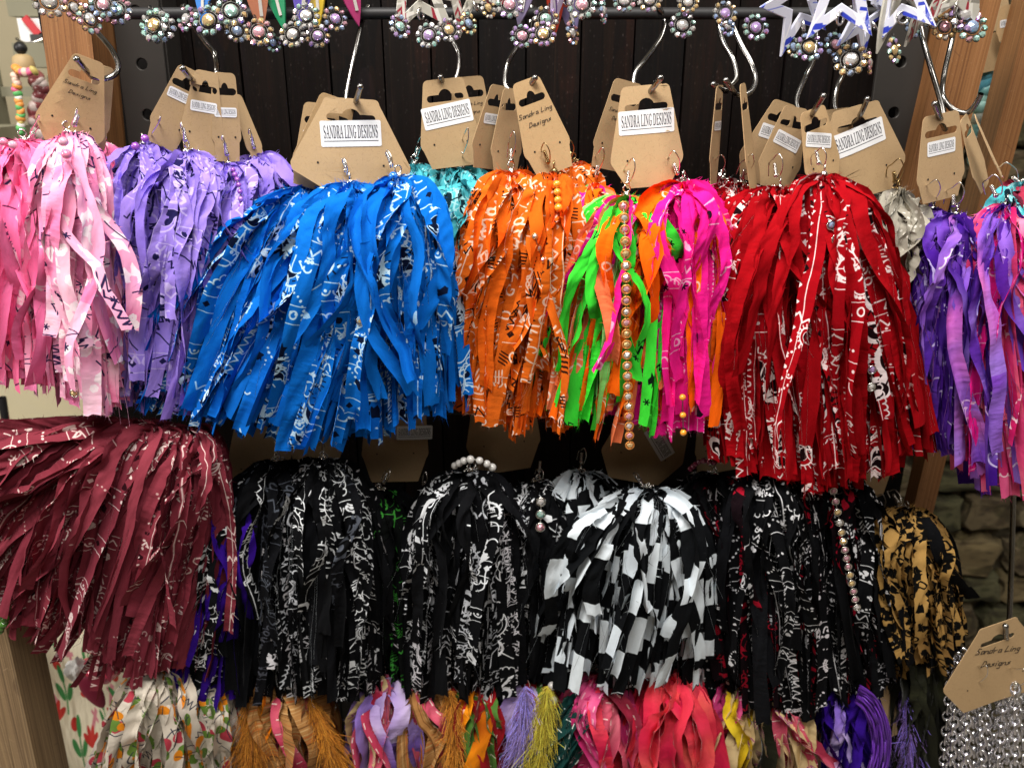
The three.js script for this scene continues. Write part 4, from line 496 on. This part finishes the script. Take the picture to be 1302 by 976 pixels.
// bottom row, cut off by the frame
const SK = { D: 0.036, rise: 2, twist: 1.0, wave: 1.0, tier: 0.05 };
tassel('cream silk tassel earring printed with orange and green flowers', { ...SK, cap: [212, 850], hole: [206, 820, -0.06], z: -0.03, tw: 54, bx: [104, 262], by: 1090, n: 60, w: 0.0150, f: { creamfloral: 1 } });
tassel('cream floral silk tassel earring half behind the orange feathers', { ...SK, cap: [268, 866], hole: [268, 820, -0.06], z: -0.045, tw: 34, bx: [216, 330], by: 1090, n: 39, w: 0.0148, f: { creamfloral: 1 } });
tassel('tan striped silk tassel earring between two orange feathers', { ...SK, cap: [366, 858], hole: [366, 820, -0.07], z: -0.05, tw: 46, bx: [300, 440], by: 1090, n: 51, w: 0.0140, f: { tanstripe: 5, orangesilk: 1, rosesilk: 1 } });
tassel('lilac and white silk tassel earring under the black paisley tips', { ...SK, cap: [490, 862], hole: [490, 820, -0.07], z: -0.04, tw: 28, bx: [456, 522], by: 1090, n: 36, w: 0.0140, f: { lilacsilk: 5, rosesilk: 3, creamsilk: 2 } });
tassel('tan and rust silk tassel earring with fine dark stripes', { ...SK, cap: [548, 862], hole: [548, 820, -0.07], z: -0.04, tw: 30, bx: [512, 590], by: 1090, n: 42, w: 0.0140, f: { tanstripe: 5, rosesilk: 2, orangesilk: 1 } });
tassel('green, orange and red stitched silk tassel earring', { ...SK, cap: [606, 862], hole: [606, 820, -0.07], z: -0.036, tw: 32, bx: [566, 650], by: 1090, n: 42, w: 0.0148, f: { greensilk: 4, orangesilk: 3, redsilk: 4 } });
tassel('dark red stitched silk tassel earring beside the yellow feather', { ...SK, cap: [662, 862], hole: [662, 820, -0.07], z: -0.045, tw: 36, bx: [628, 724], by: 1090, n: 45, w: 0.0164, f: { redsilk: 6, yellowsilk: 1, greensilk: 1, lilacsilk: 1 } });
tassel('magenta and rose silk tassel earring with white stitches', { ...SK, cap: [760, 862], hole: [758, 820, -0.07], z: -0.03, tw: 46, bx: [690, 800], by: 1090, n: 54, w: 0.0148, f: { magentasilk: 5, rosesilk: 3, coralsilk: 2 } });
tassel('bright coral red silk tassel earring', { ...SK, cap: [852, 858], hole: [850, 820, -0.07], z: -0.025, tw: 50, bx: [748, 936], by: 1090, n: 60, w: 0.0172, f: { coralsilk: 1 } });
tassel('cream, magenta and yellow silk tassel earring', { ...SK, cap: [934, 866], hole: [934, 820, -0.07], z: -0.045, tw: 28, bx: [902, 968], by: 1090, n: 36, w: 0.0140, f: { creamsilk: 4, magentasilk: 2, yellowsilk: 2 } });
tassel('cream silk tassel earring with small purple print', { ...SK, cap: [990, 866], hole: [990, 820, -0.07], z: -0.035, tw: 38, bx: [950, 1046], by: 1090, n: 48, w: 0.0156, f: { creamsilk: 7, rosesilk: 1, olivesilk: 1 } });
tassel('purple and lilac silk tassel earring with yarn loops', { ...SK, cap: [1078, 868], hole: [1078, 820, -0.07], z: -0.04, tw: 40, bx: [1044, 1130], by: 1090, n: 54, w: 0.0109, f: { deeppurple: 6, lilacsilk: 3 }, threads: 90, thread: 'lilacsilk' });
tassel('dark olive silk tassel earring hanging beneath the leopard one', { ...SK, cap: [1160, 800], hole: [1158, 770, -0.08], z: -0.06, tw: 34, bx: [1118, 1206], by: 1090, n: 54, w: 0.0156, f: { olivesilk: 1 } });
tassel('dark teal stitched silk tassel earring lying slantwise over magenta', { ...SK, cap: [742, 890], hole: [744, 866, -0.02], z: 0.0, tw: 14, bx: [640, 712], by: 1010, sag: 0, n: 14, D: 0.014, w: 0.014, f: { tealsilk: 1 }, nocap: true, stray: 0 });
// feathers
function feather(label, mats, p0, p1, w, z, n) {
  const base = P(p0[0], p0[1], z), g = thing('feather_earring', label, 'earring', base), rng = rngOf(n + p0[0]), end = P(p1[0], p1[1], z + 0.01).sub(base), mid = end.clone().multiplyScalar(0.5).add(V(0.008, 0, 0.012)), c = new THREE.QuadraticBezierCurve3(V(0, 0, 0), mid, end);
  mesh('quill', new THREE.TubeGeometry(c, 20, 0.0005, 6), mats[0], g);
  mats.forEach((mat, k) => { const l = []; for (let i = 0; i < n; i++) { const t = rng() * 0.98, a = c.getPoint(t), an = rng() * 6.283, L = w * (0.35 + 0.65 * Math.sin(Math.PI * Math.min(0.93, t * 0.75 + 0.2))) * (0.35 + rng() * rng() * 0.9), d = c.getTangent(t), q = V(Math.cos(an), 0, Math.sin(an) * 0.7), dr = 0.5 + rng() * 1.3, cu = V((rng() - 0.5), (rng() - 0.5), (rng() - 0.5)).multiplyScalar(L * 0.7); l.push(new THREE.TubeGeometry(new THREE.QuadraticBezierCurve3(a, a.clone().addScaledVector(q, L * 0.6).addScaledVector(d, L * 0.2 * dr), a.clone().addScaledVector(q, L * 0.8).addScaledVector(d, L * dr).add(cu)), 4, 0.0001 + rng() * 0.00012, 3)); } mesh('feather_barbs', merge(l), mat, g, 'stuff'); });
}
const fm = (c) => [std(c, 0.85), std(c.map((v) => v * 0.45), 0.85), std([Math.min(1, c[0] * 1.25), c[1] * 1.5, c[2] * 2], 0.85)];
feather('fluffy orange feather left of the tan striped silk', fm([0.5, 0.17, 0.012]), [322, 884], [310, 1010], 0.026, -0.022, 700);
feather('fluffy orange feather right of the tan striped silk', fm([0.55, 0.19, 0.012]), [394, 888], [440, 1010], 0.018, -0.012, 700);
feather('orange feather among the green and rust silk', fm([0.66, 0.24, 0.02]), [572, 876], [574, 1010], 0.018, -0.004, 400);
feather('yellow feather beside the dark red stitched silk', fm([0.6, 0.46, 0.04]), [696, 872], [664, 1010], 0.022, 0.002, 500);
feather('lilac feather left of the yellow feather', fm([0.34, 0.24, 0.55]), [668, 872], [654, 970], 0.022, -0.004, 400);
feather('purple feather hanging behind the small cream card', fm([0.28, 0.16, 0.5]), [1148, 872], [1150, 1010], 0.018, -0.03, 400);
// purple yarn loops
{ const base = P(1086, 870, 0.0), g = thing('yarn_loop_earring', 'glossy purple yarn loops hanging in the bottom row', 'earring', base), rng = rngOf(55), m = phys([0.13, 0.03, 0.36], 0.4, 0, { sheen: 0.5 }); for (let i = 0; i < 22; i++) { const r = 14 + i * 1.1, pts = []; for (let k = 0; k <= 10; k++) { const a = -0.9 + k * 0.36; pts.push(P(1080 + Math.cos(a - 0.4) * (r + 14) + rng() * 2, 945 + Math.sin(a - 0.4) * (r + 40), 0.002 + rng() * 0.01).sub(base)); } mesh('yarn_strand', new THREE.TubeGeometry(new THREE.CatmullRomCurve3(pts), 24, 0.0008, 5), m, g); } }
// silver chain tassels under the low card
{ const link = new THREE.TorusGeometry(0.0046, 0.0014, 8, 18); link.scale(0.82, 1.15, 1); const chain = std([0.8, 0.8, 0.84], 0.18, 1);
  [[1232, 880, 'silver chain tassel earring left under the low card', 1196, 1262, 7], [1290, 884, 'silver chain tassel earring right under the low card', 1254, 1330, 7]].forEach(([cx, cy, label, x0, x1, n], j) => { const base = P(cx, cy, -0.012), g = thing('chain_earring', label, 'earring', base), rng = rngOf(j + 61);
    for (let i = 0; i < n; i++) { const ex = x0 + (x1 - x0) * i / (n - 1), zz = -0.012 + 0.016 * Math.sin(Math.PI * (i + 0.5) / n) * (i % 2 ? 1 : 0.3), strand = new THREE.Group(); strand.name = 'chain_strand'; g.add(strand); const a = P(cx + (ex - cx) * 0.55, cy - (j ? 10 : 60) + rng() * 20, zz - 0.012), b = P(ex, 1010, zz), L = a.distanceTo(b), k = Math.floor(L / 0.0078), dir = b.clone().sub(a).normalize(); for (let s = 0; s < k; s++) { const m = mesh('chain_link', link, chain, strand); m.position.copy(a).addScaledVector(dir, s * 0.0078).sub(base); m.quaternion.setFromUnitVectors(V(0, -1, 0), dir).multiply(new THREE.Quaternion().setFromAxisAngle(V(0, 1, 0), (s % 2 ? 0.8 : -0.8) + rng() * 0.3)); } }
    findings(g, V(), P(cx + (j ? 4 : 14), cy - 36, 0.0).sub(base), M.silver, rng); }); }

// ---------------------------------------------------------------- crystal flowers and stars along the top
const petalGeos = [...Array(3)].map((_, v) => { const l = [], r = rngOf(v + 5); const n = 11; for (let i = 0; i < n; i++) if (i % 3 === v) { const a = i / n * 6.283; l.push(at(new THREE.IcosahedronGeometry(0.205, 0), Math.cos(a) * 0.8, Math.sin(a) * 0.8, 0.06, r() * 3, r() * 3, r() * 3, [1, 1, 0.7])); } return merge(l); });
const cupsGeo = (() => { const l = []; for (let i = 0; i < 11; i++) { const a = i / 11 * 6.283; l.push(at(new THREE.TorusGeometry(0.19, 0.03, 5, 12), Math.cos(a) * 0.8, Math.sin(a) * 0.8, 0)); } l.push(new THREE.TorusGeometry(0.4, 0.07, 6, 20), new THREE.TorusGeometry(0.58, 0.035, 5, 24)); l.push(at(new THREE.TorusGeometry(0.12, 0.035, 5, 12), 0, 1.08, 0, 0, 1.2)); return merge(l); })();
const centreGeo = (() => { const g = new THREE.IcosahedronGeometry(0.38, 1); g.scale(1, 1, 0.6); return g; })();
const flowers = [ // x, y, radius, turn, centre, depth
  [62, 2, 17, 0.5, 0], [93, 10, 14, 1.2, 0], [113, 24, 16, 1.1, 0], [131, 6, 15, 0.2, 1], [148, 13, 17, 0.1, 4], [196, 32, 19, -0.3, 2], [203, 35, 18, 0.1, 0], [237, 24, 15, -0.6, 0, -0.07], [265, 26, 18, 0.0, 2], [294, 14, 18, 0.2, 4], [301, 39, 14, 0.4, 3, -0.07], [329, 41, 17, 0.1, 1], [346, 54, 12, 0.9, 3, -0.08], [372, 44, 16, 0, 0], [389, 20, 16, 0.1, 0], [404, 46, 15, 0, 5], [426, 24, 15, 0.5, 5], [508, 34, 15, 0.7, 4], [545, 45, 16, -0.1, 5], [571, 38, 15, 0.2, 2], [595, 30, 14, 0.8, 3], [620, 10, 13, 0.8, 2], [648, 6, 17, 0, 1], [664, 46, 15, 0.1, 1], [691, 43, 16, 0, 2], [694, 24, 16, 0.1, 4], [727, 42, 15, 1.0, 0], [740, 6, 18, 0, 1], [766, 14, 15, 1.25, 0], [794, 1, 14, 0, 0], [826, 0, 15, 0, 0], [875, 3, 13, 0, 0], [868, 32, 16, 0, 0], [922, 17, 15, 0.1, 5], [924, 33, 13, 0.6, 0, -0.06], [961, 35, 16, 0.1, 5], [1008, 60, 13, 0.6, 3, -0.08], [1029, 60, 17, 0.1, 2], [1062, 57, 15, 0.3, 1], [1082, 76, 19, -0.4, 0], [1105, 80, 13, 1.1, 0], [1136, 64, 15, 0.7, 2], [1160, 34, 13, 0.5, 3, -0.07], [1201, 34, 15, 0, 1], [1226, 18, 19, 0.2, 0], [1236, 34, 17, 0, 3]];
const hues = ['clear', 'rose', 'amber', 'icy blue', 'mint', 'violet'], ORD = ['first', 'second', 'third', 'fourth', 'fifth', 'sixth', 'seventh', 'eighth', 'ninth', 'tenth', 'eleventh', 'twelfth', 'thirteenth', 'fourteenth', 'fifteenth', 'sixteenth', 'seventeenth', 'eighteenth', 'nineteenth', 'twentieth'];
flowers.sort((a, b) => a[0] - b[0]);
{ const seen = {}, rng = rngOf(404);
  flowers.forEach(([x, y, r, turn, hue, dz]) => {
    const z = dz ?? -0.035 + (rng() - 0.5) * 0.02, c = P(x, y, z), sc = r * c.distanceTo(camera.position) * 2 * TAN / PH * 0.98, k = seen[hue] = (seen[hue] ?? -1) + 1;
    const o = thing('crystal_flower_earring', `crystal flower with ${hues[hue]} centre, ${ORD[k]} of these from the pink end`, 'earring', c, 'crystal flower earrings along the top rod');
    o.scale.setScalar(sc); o.rotation.set(-0.35, turn, (rng() - 0.5) * 0.6);
    mesh('flower_setting', cupsGeo, M.setting, o); mesh('centre_crystal', centreGeo, crystals[hue], o).position.z = 0.1;
    for (let v = 0; v < 3; v++) mesh('petal_crystals', petalGeos[v], crystals[Math.floor(rng() * 6)], o, 'stuff');
  });
}
const starTex = (a, b, seed) => std([1, 1, 1], 0.5, 0, { side: THREE.DoubleSide, map: canvasTex(256, 256, (x, w, h) => { const r = rngOf(seed); x.fillStyle = a; x.fillRect(0, 0, w, h); for (let i = 0; i < 70; i++) { x.strokeStyle = b[i % b.length]; x.lineWidth = 2 + r() * 9; x.beginPath(); x.moveTo(r() * w, r() * h); x.quadraticCurveTo(r() * w, r() * h, r() * w, r() * h); x.stroke(); } }) });
const starMats = [starTex('#d9dcee', ['#2d3fc0', '#7a86d8', '#f2f2fa'], 1), starTex('#c4c1b6', ['#a02a3a', '#8f8c84', '#e6e4dc'], 2), starTex('#b8a8c8', ['#6a4a90', '#d8d0e0'], 3)];
function starGeo(R, rin) { const s = new THREE.Shape(), h = new THREE.Path(); for (let i = 0; i <= 10; i++) { const a = Math.PI / 2 + i * Math.PI / 5, r = i % 2 ? R * 0.42 : R; s[i ? 'lineTo' : 'moveTo'](Math.cos(a) * r, Math.sin(a) * r); } for (let i = 10; i >= 0; i--) { const a = Math.PI / 2 + i * Math.PI / 5, r = (i % 2 ? R * 0.42 : R) * rin; h[i < 10 ? 'lineTo' : 'moveTo'](Math.cos(a) * r, Math.sin(a) * r); } s.holes.push(h); const g = new THREE.ExtrudeGeometry(s, { depth: 0.0014, bevelEnabled: true, bevelSize: 0.0003, bevelThickness: 0.0003, bevelSegments: 1 }), uv = g.attributes.uv; for (let i = 0; i < uv.count; i++) uv.setXY(i, uv.getX(i) * 14, uv.getY(i) * 14); return g; }
const sg = starGeo(0.034, 0.52);
[[1016, 2, 0.5, 0.35, 0, 'blue and white open star left of the star cluster', -0.03], [1072, -12, -0.3, 0.1, 0, 'blue and white open star in front of the star cluster', -0.015], [1100, 14, 0.7, 0.9, 0, 'blue and white open star turned edge-on in the star cluster', -0.045], [1146, -10, -0.9, 0.4, 0, 'white and blue open star near the long straight hook', -0.04], [1180, -6, 0.6, 0.2, 1, 'white open star above the orange brown post', -0.05], [1222, -26, 0.1, 0.0, 1, 'off-white open star tip above the crystal pair', -0.03], [530, -16, 0.15, 0.1, 1, 'grey white open star with red marks at the top', -0.04], [590, -22, 0.4, 0.5, 1, 'grey white star tip turned sideways at the top', -0.05], [712, -30, 1.0, 0.3, 2, 'lilac star tip hanging at the top between crystals', -0.05]].forEach(([x, y, ry, rz, m, label, z]) => { const o = thing('star_earring', label, 'earring', P(x, y, z)); o.rotation.set(0.2, ry, rz); mesh('star_frame', sg, starMats[m], o); const r = mesh('jump_ring', ringGeo, M.silver, o); r.position.set(0, -0.016, 0.002); r.rotation.y = 1; r.scale.setScalar(1.6); });
// coloured leaf drops, only their tips in view
[[258, -16, '#2a7ad0', 'blue leaf drop tip above the crystals', 'blue'], [326, -8, '#b8765a', 'rust and grey leaf drop tip above the crystals'], [350, -8, '#1f8a5c', 'green and white leaf drop tip above the crystals'], [384, -18, '#6a5ac0', 'violet leaf drop tip above the crystals'], [402, -16, '#c9ac30', 'yellow leaf drop tip above the crystals'], [444, -14, '#b03a72', 'magenta triangular leaf drop tip above the crystals'], [668, -14, '#7a6f90', 'grey violet ribbon drop between crystals'], [706, -4, '#c8442c', 'red leaf drop tip between crystals'], [724, 4, '#6f6690', 'slim violet ribbon drop beside the edge-on crystal'], [1128, 20, '#c9c6ba', 'narrow pearly drop holding the oval crystal']].forEach(([x, y, c, label], i) => {
  const o = thing('leaf_drop_earring', label, 'earring', P(x, y, -0.05 - (i % 3) * 0.006)), s = new THREE.Shape(); s.moveTo(0, -0.024); s.quadraticCurveTo(0.012, 0.002, 0.009, 0.03); s.lineTo(-0.009, 0.03); s.quadraticCurveTo(-0.012, 0.002, 0, -0.024); o.rotation.set(0.1, (i % 2 ? 0.6 : -0.4), (i % 3 - 1) * 0.2);
  mesh('leaf_drop', new THREE.ExtrudeGeometry(s, { depth: 0.001, bevelEnabled: true, bevelSize: 0.0003, bevelThickness: 0.0003, bevelSegments: 1 }), std(new THREE.Color(c).toArray(), 0.5), o); const st = new THREE.BoxGeometry(0.0022, 0.04, 0.0006); mesh('pale_stripe', st, std([0.6, 0.58, 0.55], 0.5), o).position.set(0.001, 0.006, 0.0018);
});

// ---------------------------------------------------------------- beyond the rack
{ // stone wall on the far side, every stone its own
  const cx = P(1260, 500, -0.6), w = thing('stone_wall', 'mossy brown stone wall showing beyond the rack', null, V(cx.x, -0.5, -0.6), null, 'structure'), rng = rngOf(88);
  const mats = [[0.15, 0.118, 0.07], [0.12, 0.11, 0.06], [0.19, 0.155, 0.1], [0.1, 0.098, 0.052], [0.21, 0.165, 0.09]].map((c) => std(c, 0.95, 0, { bumpMap: roughNoise, bumpScale: 0.004, map: canvasTex(128, 128, (x, W, H) => { const r = rngOf(Math.floor(c[0] * 999)); x.fillStyle = '#d8d4c8'; x.fillRect(0, 0, W, H); for (let i = 0; i < 60; i++) { x.fillStyle = ['rgba(80,90,40,0.35)', 'rgba(60,45,30,0.3)', 'rgba(255,250,235,0.3)'][i % 3]; x.beginPath(); x.ellipse(r() * W, r() * H, 2 + r() * 14, 2 + r() * 9, r() * 3, 0, 7); x.fill(); } grain(x, W, H, r, 700, 0.3); }) }));
  const shapes = [...Array(6)].map((_, v) => { const g = new THREE.IcosahedronGeometry(1, 2), p = g.attributes.position, r = rngOf(v + 300), k = [r(), r(), r()]; for (let i = 0; i < p.count; i++) { const a = V().fromBufferAttribute(p, i), q = (e) => Math.sign(e) * Math.abs(e) ** 0.55, f = 1 + 0.1 * Math.sin(a.x * 5 + k[0] * 9) + 0.1 * Math.sin(a.y * 6 + k[1] * 9) + 0.06 * Math.sin(a.z * 9 + k[2] * 9); p.setXYZ(i, q(a.x) * f, q(a.y) * f, q(a.z) * f); } g.computeVertexNormals(); return g; });
  const mort = mesh('mortar', box(0.95, 1.9, 0.1), std([0.1, 0.085, 0.055], 1, 0, { bumpMap: roughNoise, bumpScale: 0.01 }), w); mort.position.set(0.2, 0.1, -0.06);
  let y = -0.45; while (y < 0.98) { const h = 0.045 + rng() * 0.035; let x = -0.27; while (x < 0.3) { const l = 0.05 + rng() * 0.07; const m = mesh('stone', shapes[Math.floor(rng() * 6)], mats[Math.floor(rng() * 5)], w); m.position.set(x + l / 2, y + h / 2, -0.004 + rng() * 0.012); m.scale.set(l * 0.48, h * 0.48, 0.028); m.rotation.z = (rng() - 0.5) * 0.12; x += l + 0.004; } y += h + 0.003; }
}
function strand(label, pts, n, r, mats, rngSeed, cat = 'necklace', name = 'bead_necklace') { const W = pts.map(([x, y, z]) => P(x, y, z)), o = thing(name, label, cat, W[0]), c = new THREE.CatmullRomCurve3(W.map((p) => p.clone().sub(o.position))), rng = rngOf(rngSeed), g = new THREE.IcosahedronGeometry(1, 2); mesh('cord', new THREE.TubeGeometry(c, 30, r * 0.15, 5), M.blackmetal, o); for (let i = 0; i < n; i++) { const m = mesh('bead', g, mats[Math.floor(rng() * mats.length)], o); m.position.copy(c.getPointAt(i / (n - 1))).add(V((rng() - 0.5) * r * 0.5, 0, 0)); m.scale.set(r * (0.85 + rng() * 0.5), r * (0.7 + rng() * 0.4), r); m.rotation.set(rng(), rng(), rng() * 3); } }
const tq = [[0.17, 0.42, 0.42], [0.3, 0.55, 0.5], [0.1, 0.35, 0.45], [0.55, 0.62, 0.56], [0.12, 0.3, 0.28]].map((c) => std(c, 0.4));
strand('turquoise chip bead necklace nearest the orange brown post', [[1246, 84, -0.24], [1250, 110, -0.24], [1248, 150, -0.24], [1240, 200, -0.24]], 12, 0.0085, tq, 5);
strand('turquoise bead necklace against the narrow reddish post', [[1276, 60, -0.26], [1276, 96, -0.26], [1270, 150, -0.26], [1262, 210, -0.26]], 15, 0.0065, tq, 6);
card('tan card above the turquoise necklaces', 1262, 42, 1262, 90, 26, 34, 28, 0.2, -0.23, { noslot: true, noholes: true, tone: 2 });
card('pale tan card with white patch beside the narrow post', 1282, 6, 1280, 52, 22, 34, 22, 0.2, -0.22, { text: ST, ty: 0.5, noslot: true, noholes: true, tone: 2 });
card('yellowish card at the very top beyond the orange brown post', 1262, -30, 1262, 40, 40, 60, 30, 0.2, -0.28, { noslot: true, noholes: true, tone: 0 });
// far stall on the pink side
{
  const o = thing('display_stand', 'pale grey green display stand beyond the honey brown post', 'stand', P(40, 200, -0.42)), m = std([0.2, 0.19, 0.13], 0.7), q = (x0, y0, x1, y1, z, d) => { const a = P(x0, y0, z), b = P(x1, y1, z), e = mesh('stand_rail', box(Math.abs(b.x - a.x), Math.abs(b.y - a.y), d), m, o); e.position.copy(a.add(b).multiplyScalar(0.5)).sub(o.position); return e; };
  q(-30, -10, 16, 300, -0.45, 0.03); q(16, 0, 90, 22, -0.46, 0.03); q(34, 56, 100, 86, -0.4, 0.06); q(-30, 160, 26, 190, -0.36, 0.08); const bb = q(-60, -40, 130, 230, -0.62, 0.02); bb.name = 'back_board'; bb.material = std([0.3, 0.26, 0.17], 0.8, 0, { bumpMap: roughNoise, bumpScale: 0.001 }); q(30, 110, 110, 122, -0.5, 0.1);
}
{ const base = P(57, 44, -0.44), o = thing('notice_board', 'white panel with red stripe and dark marks on the far stand', 'panel', base), sz = Math.abs(P(30, 0, -0.44).x - P(92, 0, -0.44).x); mesh('panel_board', box(sz, sz * 0.62, 0.006), std([0.75, 0.75, 0.75], 0.6), o); const a = mesh('red_stripe', box(sz * 0.14, sz * 0.4, 0.004), std([0.5, 0.03, 0.04], 0.6), o); a.position.set(-sz * 0.2, sz * 0.16, 0.005); a.rotation.z = 0.6; const b = mesh('dark_patch', box(sz * 0.5, sz * 0.2, 0.004), std([0.03, 0.03, 0.03], 0.6), o); b.position.set(0.0, -sz * 0.1, 0.0055); mesh('looped_wire', wire([V(-sz * 0.4, -sz * 0.1, 0.02), V(-sz * 0.1, -sz * 0.2, 0.03), V(sz * 0.4, -sz * 0.02, 0.02)], 0.002, 16, 6), M.silver, o); }
{ const base = P(30, 84, -0.34), o = thing('wooden_finial', 'blond wooden peg holding a coloured bead garland', 'peg', base), k = 0.0115; mesh('peg', at(new THREE.LatheGeometry([[0, 1], [0.5, 0.98], [0.8, 0.75], [0.92, 0.2], [0.95, -0.9], [0, -0.95]].map(([a, b]) => new THREE.Vector2(a * k, b * k)), 20)), std([0.42, 0.3, 0.15], 0.6), o); mesh('dark_knob', at(new THREE.SphereGeometry(k * 0.55, 12, 8), 0, k * 1.5, 0), M.blackmetal, o); }
const multi = [[0.7, 0.12, 0.25], [0.75, 0.3, 0.06], [0.1, 0.42, 0.12], [0.8, 0.55, 0.45], [0.75, 0.72, 0.68], [0.5, 0.4, 0.12]].map((c) => std(c, 0.45));
strand('mixed colour wooden bead garland round the blond peg', [[20, 86, -0.32], [30, 92, -0.31], [44, 90, -0.31]], 7, 0.0042, multi, 15, 'garland', 'bead_garland');
strand('pale mixed bead garland hanging beside the maroon cluster', [[20, 96, -0.32], [22, 118, -0.32], [26, 142, -0.32], [26, 168, -0.32]], 17, 0.004, multi, 16, 'garland', 'bead_garland');
strand('brown and pearl bead bracelet hanging by the honey brown post', [[72, 56, -0.36], [78, 70, -0.36], [86, 90, -0.36]], 12, 0.0042, [std([0.3, 0.12, 0.08], 0.4), std([0.6, 0.45, 0.35], 0.4)], 17, 'bracelet', 'bead_bracelet');
strand('maroon bead bunch hanging under the blond peg', [[46, 96, -0.33], [52, 120, -0.33], [44, 145, -0.33], [52, 170, -0.33]], 30, 0.007, [std([0.15, 0.03, 0.035], 0.35), std([0.22, 0.06, 0.06], 0.3), std([0.4, 0.32, 0.3], 0.4)], 18);
strand('dark bead bunch low on the far stand shelf', [[66, 100, -0.42], [80, 108, -0.42], [92, 104, -0.42]], 14, 0.0055, [std([0.12, 0.05, 0.04], 0.35), std([0.35, 0.28, 0.2], 0.4), std([0.05, 0.07, 0.08], 0.35)], 27);
strand('glossy pink and red bead bunch in the bottom corner', [[112, 846, -0.16], [120, 856, -0.15], [134, 860, -0.15], [144, 850, -0.15]], 12, 0.0085, [glass([0.6, 0.04, 0.1]), glass([0.75, 0.15, 0.25])], 19);
strand('green gold bead strand beside the maroon tips', [[186, 832, -0.05], [178, 846, -0.05], [166, 862, -0.05]], 6, 0.0052, [std([0.32, 0.3, 0.06], 0.25, 0.7)], 20);
strand('small green glass beads at the frame edge over the grey post', [[-4, 776, 0.0], [5, 788, 0.0], [-3, 802, 0.0]], 6, 0.0036, [glass([0.05, 0.16, 0.02])], 21);
{ // floral printed paper hanging in the bottom corner
  const t = canvasTex(512, 512, (x, w, h) => { const r = rngOf(12); x.fillStyle = '#f2e9cf'; x.fillRect(0, 0, w, h); for (let i = 0; i < 46; i++) { x.save(); x.translate(20 + (i % 7) * 76 + r() * 40, 30 + Math.floor(i / 7) * 74 + r() * 40); x.rotate((r() - 0.5) * 1.6); x.scale(0.85, 0.85); const k = (i * 3 + Math.floor(i / 7)) % 4; if (k === 1) { x.fillStyle = '#3f8a4a'; x.strokeStyle = '#3f8a4a'; x.lineWidth = 7; x.beginPath(); x.moveTo(0, -40); x.lineTo(0, 70); x.stroke(); for (const s of [-1, 0, 1]) { x.beginPath(); x.ellipse(s * 22, s ? 6 : -50, 12, 30, s * 0.5, 0, 7); x.fill(); } } else if (k === 0) { x.fillStyle = '#c8342c'; for (let q = 0; q < 5; q++) { x.beginPath(); x.ellipse(Math.cos(q * 0.6 + 3.4) * 28, Math.sin(q * 0.6 + 3.4) * 28, 30, 11, q * 0.6 + 3.4, 0, 7); x.fill(); } } else if (k === 2) { x.fillStyle = '#d98a96'; x.fillRect(-9, -45, 18, 90); x.fillRect(-24, -22, 48, 12); } else { x.fillStyle = '#c8342c'; x.beginPath(); x.arc(0, 0, 18, 0, 7); x.fill(); } x.restore(); } grain(x, w, h, r, 2000, 0.08); });
  const a = P(20, 740, -0.2), b = P(215, 1010, -0.2), w = b.x - a.x, h = a.y - b.y, g = new THREE.PlaneGeometry(w, h, 24, 24), p = g.attributes.position; for (let i = 0; i < p.count; i++) p.setZ(i, 0.008 * Math.sin(p.getX(i) * 60) + 0.005 * Math.sin(p.getY(i) * 38 + p.getX(i) * 20)); g.computeVertexNormals();
  const o = thing('printed_cloth', 'cream cloth printed with red and green flowers in the bottom corner', 'cloth', P(117, 875, -0.2)); mesh('cloth_sheet', g, std([1, 1, 1], 0.9, 0, { map: t, side: THREE.DoubleSide, bumpMap: creaseTex, bumpScale: 0.002 }), o);
}
{ const base = P(118, 880, -0.13), o = thing('padded_ornament', 'matte crimson padded petal ornament among the bottom corner beads', 'ornament', base), g = new THREE.SphereGeometry(1, 28, 20), p = g.attributes.position; for (let i = 0; i < p.count; i++) { const y = p.getY(i); p.setXYZ(i, p.getX(i) * 0.0105 * (1 + 0.25 * y), y * 0.021, p.getZ(i) * 0.004); } g.computeVertexNormals(); mesh('padded_petal', g, std([0.26, 0.012, 0.05], 0.6), o); mesh('hanging_loop', at(new THREE.TorusGeometry(0.003, 0.0006, 6, 14), 0, 0.023, 0), M.bronze, o); o.rotation.z = 0.35; }
{ const base = P(98, 852, -0.15), o = thing('crumpled_tissue', 'crumpled white tissue tag beside the crimson petal', 'tissue', base), g = new THREE.IcosahedronGeometry(0.012, 3), p = g.attributes.position; for (let i = 0; i < p.count; i++) { const a = V().fromBufferAttribute(p, i), f = 1 + 0.2 * Math.sin(a.x * 500) + 0.2 * Math.sin(a.y * 430 + 1) + 0.15 * Math.sin(a.z * 610 + a.x * 300); p.setXYZ(i, a.x * f * 0.8, a.y * f * 1.3, a.z * f * 0.6); } g.computeVertexNormals(); mesh('tissue_paper', g, std([0.75, 0.75, 0.74], 0.9), o); }

scene.traverse((o) => { if (o.isMesh) { o.castShadow = true; o.receiveShadow = true; } });
renderer.render(scene, camera);
